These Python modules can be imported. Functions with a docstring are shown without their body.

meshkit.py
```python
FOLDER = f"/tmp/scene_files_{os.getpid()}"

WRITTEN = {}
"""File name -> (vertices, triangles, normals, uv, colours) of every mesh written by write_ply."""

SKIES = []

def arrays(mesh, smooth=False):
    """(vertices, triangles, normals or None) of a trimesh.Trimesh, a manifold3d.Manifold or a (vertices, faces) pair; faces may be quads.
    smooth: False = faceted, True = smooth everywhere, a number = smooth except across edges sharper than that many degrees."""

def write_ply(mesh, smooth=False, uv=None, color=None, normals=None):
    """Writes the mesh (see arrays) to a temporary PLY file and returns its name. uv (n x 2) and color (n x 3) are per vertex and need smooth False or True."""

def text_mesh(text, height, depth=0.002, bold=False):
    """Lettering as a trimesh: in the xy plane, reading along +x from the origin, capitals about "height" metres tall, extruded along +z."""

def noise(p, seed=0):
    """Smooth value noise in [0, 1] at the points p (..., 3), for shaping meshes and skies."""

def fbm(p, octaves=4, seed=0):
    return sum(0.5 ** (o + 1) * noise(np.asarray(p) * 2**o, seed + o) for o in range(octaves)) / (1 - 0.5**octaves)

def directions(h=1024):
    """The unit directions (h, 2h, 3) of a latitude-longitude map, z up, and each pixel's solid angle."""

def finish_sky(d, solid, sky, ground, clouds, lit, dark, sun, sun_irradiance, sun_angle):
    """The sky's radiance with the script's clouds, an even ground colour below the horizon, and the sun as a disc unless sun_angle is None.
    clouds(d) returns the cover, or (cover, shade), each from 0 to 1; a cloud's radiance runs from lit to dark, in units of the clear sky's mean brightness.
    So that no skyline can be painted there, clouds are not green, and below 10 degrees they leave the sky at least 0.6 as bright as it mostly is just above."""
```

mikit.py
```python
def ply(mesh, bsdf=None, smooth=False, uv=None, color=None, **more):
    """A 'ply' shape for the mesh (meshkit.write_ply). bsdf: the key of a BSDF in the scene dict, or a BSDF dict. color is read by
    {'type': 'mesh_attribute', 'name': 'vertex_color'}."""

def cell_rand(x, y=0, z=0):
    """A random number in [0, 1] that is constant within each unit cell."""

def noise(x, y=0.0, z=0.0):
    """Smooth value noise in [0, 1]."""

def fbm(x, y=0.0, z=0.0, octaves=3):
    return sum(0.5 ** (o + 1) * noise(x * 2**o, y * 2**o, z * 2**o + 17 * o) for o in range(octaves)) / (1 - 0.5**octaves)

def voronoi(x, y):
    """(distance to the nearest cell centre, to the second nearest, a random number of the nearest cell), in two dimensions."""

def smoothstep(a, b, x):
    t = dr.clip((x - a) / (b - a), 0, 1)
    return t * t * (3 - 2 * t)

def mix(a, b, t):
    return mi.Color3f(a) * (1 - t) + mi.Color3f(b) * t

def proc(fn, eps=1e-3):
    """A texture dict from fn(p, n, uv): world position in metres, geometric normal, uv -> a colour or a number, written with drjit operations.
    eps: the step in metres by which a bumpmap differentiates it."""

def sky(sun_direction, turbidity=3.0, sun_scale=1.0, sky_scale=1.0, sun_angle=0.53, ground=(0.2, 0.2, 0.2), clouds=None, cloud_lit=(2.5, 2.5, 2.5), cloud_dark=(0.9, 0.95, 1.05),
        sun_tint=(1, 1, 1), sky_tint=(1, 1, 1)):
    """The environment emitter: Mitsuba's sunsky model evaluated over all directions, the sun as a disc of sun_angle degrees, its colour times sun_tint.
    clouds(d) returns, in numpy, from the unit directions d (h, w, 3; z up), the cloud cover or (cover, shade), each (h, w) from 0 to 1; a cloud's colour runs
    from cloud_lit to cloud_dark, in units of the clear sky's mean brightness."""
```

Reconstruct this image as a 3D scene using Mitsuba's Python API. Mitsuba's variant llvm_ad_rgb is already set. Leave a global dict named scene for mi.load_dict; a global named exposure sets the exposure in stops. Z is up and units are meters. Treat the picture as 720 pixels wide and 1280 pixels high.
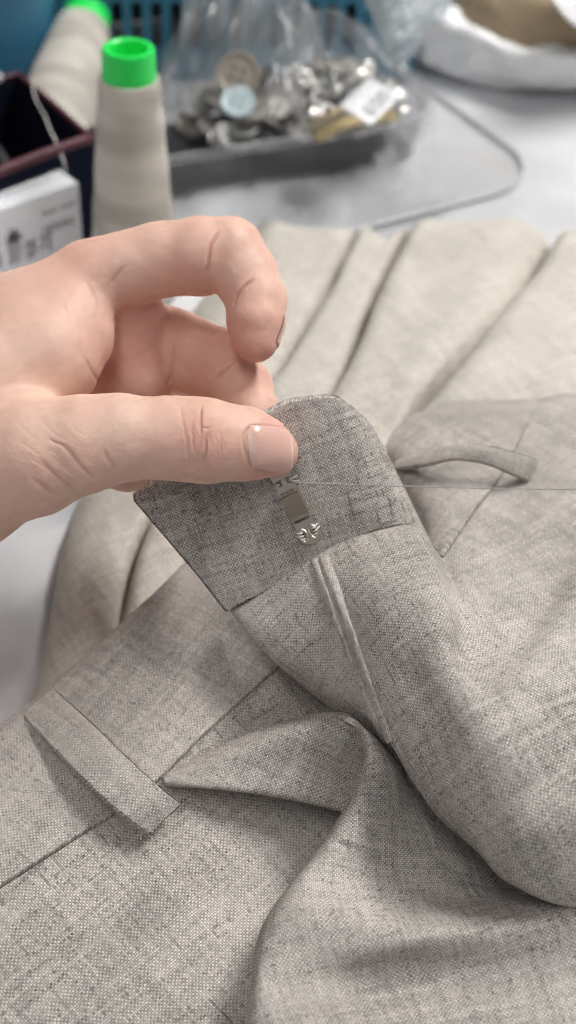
import math, random
import numpy as np, trimesh, drjit as dr, mitsuba as mi
import mikit, meshkit
from scipy.interpolate import Akima1DInterpolator, PchipInterpolator
from scipy.spatial import cKDTree
import scipy.sparse as sp
import scipy.sparse.linalg as spl
from shapely.geometry import Polygon, box as sbox, Point
from shapely.ops import unary_union

random.seed(7); rng = np.random.default_rng(7)
T = mi.ScalarTransform4f
scene, labels = {}, {}

# ---------------------------------------------------------------- camera, lamps, exposure
FPX, HCAM, PITCH, ROLL = 1700.0, 0.358, math.radians(42.0), math.radians(3.0)
EYE = np.array([0, 0, HCAM])
FW = np.array([0, math.cos(PITCH), -math.sin(PITCH)])
_up = np.array([0, math.sin(PITCH), math.cos(PITCH)]); _rt = np.array([1.0, 0, 0])
UP = _up * math.cos(ROLL) - _rt * math.sin(ROLL)
RT = _rt * math.cos(ROLL) + _up * math.sin(ROLL)
exposure = -0.08
FOCUS = 0.376
scene['camera'] = dict(type='thinlens', fov=math.degrees(2 * math.atan(360 / FPX)), fov_axis='x', aperture_radius=0.0026, focus_distance=FOCUS,
                       near_clip=0.02, far_clip=20.0, to_world=T().look_at(origin=EYE.tolist(), target=(EYE + FW).tolist(), up=UP.tolist()))


def rgb(*c):
    return {'type': 'rgb', 'value': list(map(float, c))}


def lamp(key, x, y, z, w, l, rot, rad, label, tilt=(0, 0, 0)):
    m = T().translate([x, y, z]).rotate([0, 0, 1], rot).rotate([1, 0, 0], 180 + tilt[0]).rotate([0, 1, 0], tilt[1]).scale([w / 2, l / 2, 1])
    scene[key] = dict(type='rectangle', to_world=m, emitter={'type': 'area', 'radiance': rgb(*rad)}, bsdf={'type': 'diffuse', 'reflectance': rgb(.8, .8, .8)})
    labels[key] = dict(label=label, category='lamp')


lamp('ceiling_lamp', 0.80, 0.95, 1.55, 0.35, 1.1, 10, (46, 45, 43.6), 'long white ceiling lamp above the far right of the worktable', tilt=(0, 20))
lamp('ceiling_lamp_001', -0.25, -0.45, 1.75, 0.35, 1.3, 10, (7.0, 6.9, 6.8), 'long white ceiling lamp above the near left of the worktable')
scene['room_light'] = {'type': 'constant', 'radiance': rgb(.215, .214, .218)}

# ---------------------------------------------------------------- helpers


def P(x, y, z=None, d=None):
    """A point of the place that the photograph shows at (x, y), at the height z or at the distance d along the view."""
    r = FW + (x - 360) / FPX * RT - (y - 640) / FPX * UP
    if d is None:
        d = (z - HCAM) / r[2]
    return EYE + d * r


def Q(p):
    v = np.asarray(p) - EYE
    d = v @ FW
    return np.stack([360 + FPX * (v @ RT) / d, 640 - FPX * (v @ UP) / d, d], -1)


def Z(*pts):
    return [P(x, y, z=z) for x, y, z in pts]


def D(*pts):
    return [P(x, y, d=d) for x, y, d in pts]


def spline(pts, n, kind=Akima1DInterpolator):
    pts = np.asarray(pts, float)
    t = np.concatenate([[0], np.cumsum(np.linalg.norm(np.diff(pts, axis=0), axis=1) + 1e-9)])
    t /= t[-1]
    if len(pts) == 2:
        return pts[0] + (pts[1] - pts[0]) * np.linspace(0, 1, n)[:, None]
    if len(pts) == 3:
        kind = PchipInterpolator
    return kind(t, pts)(np.linspace(0, 1, n))


def loft(curves, nu, nv, kind=Akima1DInterpolator, steps=None):
    """(nu, nv, 3) points: nu along each curve, nv across them."""
    rows = np.stack([spline(c, nu) for c in curves])
    if steps is None:
        steps = np.concatenate([[0], np.cumsum(np.linalg.norm(np.diff(rows, axis=0), axis=2).mean(1) + 1e-5)])
    steps = np.asarray(steps, float) / steps[-1]
    if len(curves) == 2:
        w = np.linspace(0, 1, nv)[:, None, None]
        return (rows[0] * (1 - w) + rows[1] * w).transpose(1, 0, 2)
    return kind(steps, rows, axis=0)(np.linspace(0, 1, nv)).transpose(1, 0, 2)


def grid_faces(nu, nv):
    i, j = np.meshgrid(np.arange(nu - 1), np.arange(nv - 1), indexing='ij')
    a = (i * nv + j).ravel()
    return np.concatenate([np.stack([a, a + nv, a + nv + 1], 1), np.stack([a, a + nv + 1, a + 1], 1)])


def grid_normals(g):
    n = np.cross(np.gradient(g, axis=0), np.gradient(g, axis=1))
    return n / (np.linalg.norm(n, axis=2, keepdims=True) + 1e-15)


def flatten(g, angle=0.0):
    """UVs in metres with little stretch for a grid of points (least squares conformal map); angle turns the grain, in degrees from the first axis."""
    su, sv = max(1, g.shape[0] // 36), max(1, g.shape[1] // 36)
    iu = np.unique(np.concatenate([np.arange(0, g.shape[0], su), [g.shape[0] - 1]]))
    iv = np.unique(np.concatenate([np.arange(0, g.shape[1], sv), [g.shape[1] - 1]]))
    c = g[np.ix_(iu, iv)]
    v, f = c.reshape(-1, 3), grid_faces(len(iu), len(iv))
    p, q, r = v[f[:, 0]], v[f[:, 1]], v[f[:, 2]]
    e = q - p; ln = np.linalg.norm(e, axis=1) + 1e-12; ex = e / ln[:, None]
    n = np.cross(e, r - p); ar = np.linalg.norm(n, axis=1) + 1e-14
    ey = np.cross(n / ar[:, None], ex)
    X = np.stack([0 * ln, ln, ((r - p) * ex).sum(1)], 1); Y = np.stack([0 * ln, 0 * ln, ((r - p) * ey).sum(1)], 1)
    wr = np.stack([X[:, 2] - X[:, 1], X[:, 0] - X[:, 2], X[:, 1] - X[:, 0]], 1) / np.sqrt(ar)[:, None]
    wi = np.stack([Y[:, 2] - Y[:, 1], Y[:, 0] - Y[:, 2], Y[:, 1] - Y[:, 0]], 1) / np.sqrt(ar)[:, None]
    m = len(f); N = len(v); row = np.repeat(np.arange(m), 3); col = f.ravel()
    A = sp.csr_matrix((wr.ravel(), (row, col)), (m, N)); B = sp.csr_matrix((wi.ravel(), (row, col)), (m, N))
    M = sp.vstack([sp.hstack([A, -B]), sp.hstack([B, A])]).tocsc()
    k0 = len(iv) // 2; k1 = (len(iu) - 1) * len(iv) + len(iv) // 2
    L = np.linalg.norm(np.diff(c[:, len(iv) // 2], axis=0), axis=1).sum()
    pin = [k0, k1, N + k0, N + k1]; val = np.array([0, L, 0, 0.0])
    free = np.setdiff1d(np.arange(2 * N), pin)
    S = M[:, free]
    x = spl.spsolve((S.T @ S + 1e-12 * sp.eye(len(free))).tocsc(), -S.T @ (M[:, pin] @ val))
    full = np.zeros(2 * N); full[pin] = val; full[free] = x
    uv = np.stack([full[:N], full[N:]], 1)
    a3 = ar.sum() / 2
    d1, d2 = uv[f[:, 1]] - uv[f[:, 0]], uv[f[:, 2]] - uv[f[:, 0]]
    a2 = np.abs(d1[:, 0] * d2[:, 1] - d1[:, 1] * d2[:, 0]).sum() / 2
    uv *= math.sqrt(a3 / max(a2, 1e-12))
    # even out the scale: as rigid as possible, triangle by triangle
    L2 = np.stack([X, Y], -1)
    cot = np.zeros((m, 3))
    for k in range(3):
        e1, e2 = L2[:, (k + 1) % 3] - L2[:, k], L2[:, (k + 2) % 3] - L2[:, k]
        cot[:, k] = np.clip((e1 * e2).sum(1) / (np.abs(e1[:, 0] * e2[:, 1] - e1[:, 1] * e2[:, 0]) + 1e-14), .02, 20)
    I = np.concatenate([f[:, (k + 1) % 3] for k in range(3)]); J = np.concatenate([f[:, (k + 2) % 3] for k in range(3)]); wgt = np.concatenate([cot[:, k] for k in range(3)])
    W = sp.coo_matrix((wgt, (I, J)), (N, N)).tocsr(); W = W + W.T
    Lap = (sp.diags(np.asarray(W.sum(1)).ravel()) - W + 1e-9 * sp.eye(N)).tocsc()
    solve = spl.factorized(Lap)
    for _ in range(30):
        C = np.zeros((m, 2, 2)); 
        for k in range(3):
            a_, b_ = (k + 1) % 3, (k + 2) % 3
            C += cot[:, k, None, None] * (uv[f[:, a_]] - uv[f[:, b_]])[:, :, None] * (L2[:, a_] - L2[:, b_])[:, None, :]
        th_ = np.arctan2(C[:, 1, 0] - C[:, 0, 1], C[:, 0, 0] + C[:, 1, 1]); R_ = np.stack([np.stack([np.cos(th_), -np.sin(th_)], -1), np.stack([np.sin(th_), np.cos(th_)], -1)], 1)
        rhs = np.zeros((N, 2))
        for k in range(3):
            a_, b_ = (k + 1) % 3, (k + 2) % 3
            d_ = cot[:, k, None] * np.einsum('nij,nj->ni', R_, L2[:, a_] - L2[:, b_])
            np.add.at(rhs, f[:, a_], d_); np.add.at(rhs, f[:, b_], -d_)
        uv = np.stack([solve(rhs[:, c]) for c in range(2)], 1)
    t = math.radians(angle)
    uv = uv @ np.array([[math.cos(t), math.sin(t)], [-math.sin(t), math.cos(t)]])
    from scipy.interpolate import RegularGridInterpolator
    R = RegularGridInterpolator((iu, iv), uv.reshape(len(iu), len(iv), 2))
    gi, gj = np.meshgrid(np.arange(g.shape[0]), np.arange(g.shape[1]), indexing='ij')
    return R(np.stack([gi.ravel(), gj.ravel()], 1)).reshape(g.shape[0], g.shape[1], 2) + 1.0


def tag(key, label=None, category=None, group=None, kind=None):
    d = {k: v for k, v in dict(label=label, category=category, group=group, kind=kind).items() if v is not None}
    if d:
        labels[key] = d


def put(key, mesh, bsdf, smooth=False, uv=None, color=None, **more):
    base, n = key, 0
    while key in scene:
        n += 1; key = f'{base}_{n:03d}'
    scene[key] = mikit.ply(mesh, bsdf, smooth, uv=uv, color=color, **more)
    return key


def toward_eye(g):
    n = grid_normals(g)
    if ((EYE - g) * n).sum(2).mean() < 0:
        n = -n
    return n


def cloth(key, g, bsdf, thick=0.0012, angle=0.0, uv=None, rough=0.00012, seed=0, grain=1.0):
    """A sheet of cloth with thickness; g is its upper face."""
    n = toward_eye(g)
    g = g + n * ((meshkit.fbm(g * 70 + seed, 3) - .5) * 6 * rough + (meshkit.fbm(g * 32 + seed, 2) - .5) * 9 * rough)[..., None]
    n = toward_eye(g)
    nu, nv = g.shape[:2]
    if uv is None:
        uv = flatten(g, angle)
    uv = uv * grain
    lo = g - n * thick
    f = grid_faces(nu, nv)
    if np.sum(np.cross(g[1, 0] - g[0, 0], g[0, 1] - g[0, 0]) * n[0, 0]) < 0:
        f = f[:, ::-1]
    V, F, U = [g.reshape(-1, 3), lo.reshape(-1, 3)], [f, f[:, ::-1] + nu * nv], [uv.reshape(-1, 2)] * 2
    ids = np.arange(nu * nv).reshape(nu, nv)
    loop = np.concatenate([ids[:-1, 0], ids[-1, :-1], ids[:0:-1, -1], ids[0, :0:-1]])
    top, bot, lu = V[0][loop], V[1][loop], U[0][loop]
    mid = (top + bot) / 2
    out = mid - np.roll(mid, 1, 0); out = np.cross(out, n.reshape(-1, 3)[loop]); out /= np.linalg.norm(out, axis=1, keepdims=True) + 1e-12
    cen = g.reshape(-1, 3).mean(0)
    if ((mid - cen) * out).sum() < 0:
        out = -out
    mid = mid + out * thick * .45
    o = 2 * nu * nv; k = len(loop); a = np.arange(k); b = (a + 1) % k
    V += [top, mid, bot]; U += [lu, lu + .0004, lu]
    w = []
    for q in (0, 1):
        w += [np.stack([o + q * k + a, o + q * k + b, o + (q + 1) * k + b], 1), np.stack([o + q * k + a, o + (q + 1) * k + b, o + (q + 1) * k + a], 1)]
    F += w
    return put(key, (np.vstack(V), np.vstack(F)), bsdf, True, uv=np.vstack(U))


def tube(pts, r, n=8, m=None, caps=True):
    """A tube along the points; r one radius or one per point."""
    pts = np.asarray(pts, float)
    r = np.broadcast_to(np.asarray(r, float), (len(pts),))
    if m:
        t = np.concatenate([[0], np.cumsum(np.linalg.norm(np.diff(pts, axis=0), axis=1))])
        s = np.linspace(0, t[-1], m)
        r = np.interp(s, t, r)
        pts = (Akima1DInterpolator(t, pts)(s) if len(pts) > 3 else np.stack([np.interp(s, t, pts[:, k]) for k in range(3)], 1))
    d = np.gradient(pts, axis=0); d /= np.linalg.norm(d, axis=1, keepdims=True)
    a = np.cross(d[0], [0, 0, 1] if abs(d[0][2]) < .9 else [1, 0, 0]); a /= np.linalg.norm(a)
    ring = []
    for k in range(len(pts)):
        a = a - d[k] * (a @ d[k]); a /= np.linalg.norm(a)
        b = np.cross(d[k], a)
        th = np.arange(n) * 2 * np.pi / n
        ring.append(pts[k] + r[k] * (np.cos(th)[:, None] * a + np.sin(th)[:, None] * b))
    V = np.vstack(ring + [pts[:1], pts[-1:]]); F = []
    for k in range(len(pts) - 1):
        for j in range(n):
            p, q = k * n + j, k * n + (j + 1) % n
            F += [[p, q, q + n], [p, q + n, p + n]]
    e = len(pts) * n
    if caps:
        for j in range(n):
            F += [[(j + 1) % n, j, e], [e - n + j, e - n + (j + 1) % n, e + 1]]
    return trimesh.Trimesh(V, F, process=False)


def lathe(profile, n=48):
    p = np.asarray(profile, float)
    th = np.arange(n) * 2 * np.pi / n
    V = np.stack([p[:, None, 0] * np.cos(th), p[:, None, 0] * np.sin(th), np.repeat(p[:, 1:], n, 1)], -1).reshape(-1, 3)
    F = []
    for k in range(len(p) - 1):
        a = k * n + np.arange(n); b = k * n + (np.arange(n) + 1) % n
        F += [np.stack([a, b, b + n], 1), np.stack([a, b + n, a + n], 1)]
    return trimesh.Trimesh(V, np.vstack(F), process=False)


def frame(origin, x, z=None, y=None):
    """A 4x4 placing matrix with its x axis along x."""
    x = np.asarray(x, float) / np.linalg.norm(x)
    z = np.asarray([0, 0, 1.0] if z is None else z, float)
    z = z - x * (z @ x); z /= np.linalg.norm(z)
    m = np.eye(4); m[:3, 0] = x; m[:3, 1] = np.cross(z, x); m[:3, 2] = z; m[:3, 3] = origin
    return m


def moved(mesh, m):
    mesh = mesh.copy(); mesh.apply_transform(m); return mesh


def rbox(w, d, h, r, seg=4):
    """A box with rounded vertical and chamfered horizontal edges, standing on z = 0, centred in x and y."""
    c = min(r * .5, h * .3)
    rect = sbox(-w / 2 + r, -d / 2 + r, w / 2 - r, d / 2 - r)
    rings = [(0, -c), (c, 0), (h - c, 0), (h, -c)]
    V, F, n = [], [], None
    for z, o in rings:
        q = np.array(rect.buffer(r + o, quad_segs=seg).exterior.coords)[:-1]
        n = len(q); V.append(np.column_stack([q, np.full(n, z)]))
    a = np.arange(n); b = (a + 1) % n
    for k in range(3):
        F += [np.stack([k * n + a, k * n + n + b, k * n + b], 1), np.stack([k * n + a, k * n + n + a, k * n + n + b], 1)]
    V.append([[0, 0, 0], [0, 0, h]]); e = 4 * n
    F += [np.stack([a, b, a * 0 + e], 1), np.stack([3 * n + b, 3 * n + a, a * 0 + e + 1], 1)]
    m = trimesh.Trimesh(np.vstack(V), np.vstack(F), process=False); m.fix_normals(); return m


def cat(*m):
    return trimesh.util.concatenate(list(m))


# ---------------------------------------------------------------- materials
PITCHT = 0.00052      # one thread


def linen(light, dark, fleck, flecks=.865, bump=.00016, contrast=1.0, slub=.50, key=None, seed=0.0):
    def weave(uv):
        a, b = uv.x / PITCHT, uv.y / PITCHT
        a = a + .35 * (mikit.noise(uv.x * 300 + seed, uv.y * 60) - .5) * 2
        b = b + .35 * (mikit.noise(uv.x * 60 + 9, uv.y * 300 + seed) - .5) * 2
        ia, ib = dr.floor(a), dr.floor(b)
        fa, fb = a - ia - .5, b - ib - .5
        par = ia + ib
        over = (par - 2 * dr.floor(par * .5)) < .5
        return a, b, ia, ib, fa, fb, over

    def height(p, n, uv):
        a, b, ia, ib, fa, fb, over = weave(uv)
        across, along = dr.select(over, fa, fb), dr.select(over, fb, fa)
        return (1 - 3.2 * across * across) * (1 - 1.8 * along * along)

    def colour(p, n, uv):
        a, b, ia, ib, fa, fb, over = weave(uv)
        across, along = dr.select(over, fa, fb), dr.select(over, fb, fa)
        h = (1 - 3.2 * across * across) * (1 - 1.8 * along * along)
        warp = mikit.noise(b * .10 + 311 * mikit.cell_rand(ia, 1), ia)
        weft = mikit.noise(a * .10 + 311 * mikit.cell_rand(ib, 2), 40 + ib)
        speck = mikit.cell_rand(ia, ib, 7)
        t = dr.select(over, .54 + .30 * warp, .14 + .30 * weft) + .38 * (speck - .5)
        big = mikit.fbm(uv.x * 45 + seed, uv.y * 45, 1.0, octaves=2)
        streak = mikit.noise(uv.x * 80 + 3, uv.y * 1100 + seed) * .5 + mikit.noise(uv.x * 1100 + seed, uv.y * 80 + 5) * .5
        t = dr.clip(t + .45 * (big - .5) + slub * (streak - .5) + .06, 0, 1)
        c = mikit.mix(dark, light, t)
        fl1 = mikit.noise(b * .10 + 977 * mikit.cell_rand(ia, 11), 3.0)
        fl2 = mikit.noise(a * .10 + 977 * mikit.cell_rand(ib, 12), 5.0)
        dens = .20 * (mikit.noise(uv.x * 30, uv.y * 30, seed + 4) - .5)
        f = dr.maximum(mikit.smoothstep(flecks + dens, flecks + dens + .18, fl1) * dr.select(over, 1.0, .5), mikit.smoothstep(flecks + dens, flecks + dens + .18, fl2) * dr.select(over, .5, 1.0))
        f = dr.maximum(f * .62, .6 * mikit.smoothstep(.978 + .12 * dens, .990 + .12 * dens, mikit.cell_rand(ia, ib, 23)))
        c = mikit.mix(c, fleck, f)
        return c * (1 - contrast * .72 * (1 - dr.clip(h, 0, 1)))
    scene[key] = {'type': 'twosided', 'b': {'type': 'bumpmap', 'arbitrary': mikit.proc(height, eps=.00012), 'scale': bump,
                  'bsdf': {'type': 'diffuse', 'reflectance': mikit.proc(colour)}}}


linen((.87, .808, .75), (.285, .262, .242), (.072, .065, .058), key='linen_grey')
linen((.76, .715, .645), (.53, .495, .44), (.26, .235, .20), flecks=.865, bump=.00010, contrast=.5, slub=1.5, key='linen_cream', seed=4.0)


def plain(key, c, rough=.5, spec=.5, **more):
    scene[key] = {'type': 'twosided', 'b': {'type': 'principled', 'base_color': c if isinstance(c, dict) else rgb(*c), 'roughness': rough, 'specular': spec, **more}}


def proc_plain(key, fn, rough=.5, spec=.5, bump=None, scale=.0002, eps=.0005, **more):
    b = {'type': 'principled', 'base_color': mikit.proc(fn), 'roughness': rough, 'specular': spec, **more}
    if bump:
        b = {'type': 'bumpmap', 'arbitrary': mikit.proc(bump, eps=eps), 'scale': scale, 'bsdf': b}
    scene[key] = {'type': 'twosided', 'b': b}


def metal(key, c, rough):
    scene[key] = {'type': 'twosided', 'b': {'type': 'principled', 'base_color': rgb(*c), 'metallic': 1.0, 'roughness': rough}}


proc_plain('table_paint', lambda p, n, uv: mikit.mix((.47, .475, .49), (.65, .655, .67), mikit.smoothstep(.3, .7, mikit.fbm(p.x * 11, p.y * 9, 1.5, 4))) * (1 - .28 * mikit.smoothstep(.56, .78, mikit.fbm(p.x * 26 + 2 * mikit.noise(p.x * 12, p.y * 12), p.y * 12, 4.0, 4))), .38, .4)
proc_plain('thread_beige', lambda p, n, uv: mikit.mix((.38, .355, .315), (.60, .565, .51), .35 * mikit.noise(uv.x * 3, uv.y * 1300) + .65 * mikit.smoothstep(.25, .75, mikit.noise(uv.x * 5 + uv.y * 30, uv.y * 120))), .7, .3,
           bump=lambda p, n, uv: dr.abs(dr.sin(uv.y * 6000)), scale=.0001)
plain('cap_green', (.015, .72, .10), .35)
plain('card_core', (.50, .46, .40), .8)
proc_plain('carton_white', lambda p, n, uv: mikit.mix((.74, .75, .78), (.82, .83, .86), mikit.fbm(p.x * 40, p.y * 40, p.z * 40)), .55)
plain('ink_grey', (.20, .20, .215), .6)
plain('ink_black', (.035, .035, .04), .6)
plain('teal_plastic', (.03, .145, .225), .42)
plain('blue_plastic', (.05, .20, .33), .4)
plain('navy_cloth', (.006, .008, .018), .9, .1)
plain('maroon_edge', (.075, .014, .025), .5)
plain('grey_board', (.36, .34, .33), .7)
plain('black_cloth', (.028, .028, .032), .8, .2)
proc_plain('brown_paper', lambda p, n, uv: mikit.mix((.29, .22, .14), (.38, .295, .19), mikit.fbm(p.x * 60, p.y * 60, p.z * 60)), .7)
plain('white_plastic', (.78, .785, .80), .35)
plain('paper_white', (.84, .84, .86), .6)
plain('brass', (.46, .36, .19), .4, metallic=.6)
metal('steel', (.62, .60, .57), .36)
metal('steel_dull', (.42, .40, .38), .5)
metal('steel_bright', (.80, .79, .77), .30)
metal('hook_metal', (.78, .72, .64), .28)
metal('tongue_metal', (.44, .375, .30), .38)
plain('thread_fawn', (.46, .43, .39), .5)
plain('thread_white', (.72, .70, .66), .6)
plain('thread_grey', (.34, .33, .325), .35, .8)
scene['clear_film'] = {'type': 'thindielectric', 'int_ior': 1.5}
scene['clear_wall'] = {'type': 'blendbsdf', 'weight': .18, 'a': {'type': 'thindielectric', 'int_ior': 1.58},
                       'b': {'type': 'twosided', 'b': {'type': 'principled', 'base_color': rgb(.55, .56, .58), 'roughness': .25}}}
scene['rim_highlight'] = {'type': 'blendbsdf', 'weight': .34, 'a': {'type': 'thindielectric', 'int_ior': 1.58},
                        'b': {'type': 'twosided', 'b': {'type': 'principled', 'base_color': rgb(.55, .56, .58), 'roughness': .2, 'specular': .8}}}  # paler blend that paints bright highlights on the clear tray rim
plain('sheet_reflection', (.46, .47, .49), .35, .5)  # grey that paints the reflections of the plastic sheet
scene['sheet_wall'] = {'type': 'blendbsdf', 'weight': .15, 'a': {'type': 'thindielectric', 'int_ior': 1.5},
                        'b': {'type': 'twosided', 'b': {'type': 'principled', 'base_color': rgb(.5, .51, .53), 'roughness': .2, 'specular': .6}}}
scene['cloudy_film_thick'] = {'type': 'blendbsdf', 'weight': .17, 'a': {'type': 'thindielectric', 'int_ior': 1.5},
                        'b': {'type': 'twosided', 'b': {'type': 'principled', 'base_color': rgb(.60, .61, .62), 'roughness': .13, 'specular': 1.0}}}
scene['cloudy_film'] = {'type': 'blendbsdf', 'weight': .09, 'a': {'type': 'thindielectric', 'int_ior': 1.5},
                        'b': {'type': 'twosided', 'b': {'type': 'principled', 'base_color': rgb(.62, .63, .65), 'roughness': .10, 'specular': .9}}}


def skin_bump(p, n, uv):
    a = mikit.noise(p.x * 2600, p.y * 2600, p.z * 2600)
    b = mikit.noise(p.x * 900, p.y * 900, p.z * 900)
    return a * .6 + b * .35


scene['skin'] = {'type': 'twosided', 'b': {'type': 'bumpmap', 'arbitrary': mikit.proc(skin_bump, eps=.0002), 'scale': .00016,
                 'bsdf': {'type': 'principled', 'base_color': {'type': 'mesh_attribute', 'name': 'vertex_color'}, 'roughness': .5, 'specular': .4}}}
plain('nail', (.70, .475, .41), .30, .45)
plain('nail_plate', {'type': 'mesh_attribute', 'name': 'vertex_color'}, .24, .5)

# ---------------------------------------------------------------- the setting
m = trimesh.creation.box((2.4, 2.6, .03)); m.apply_translation((0, .9, -.015))
put('tabletop', m, 'table_paint')
tag('tabletop', 'pale grey white worktable top with faint smudges', kind='structure')

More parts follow.
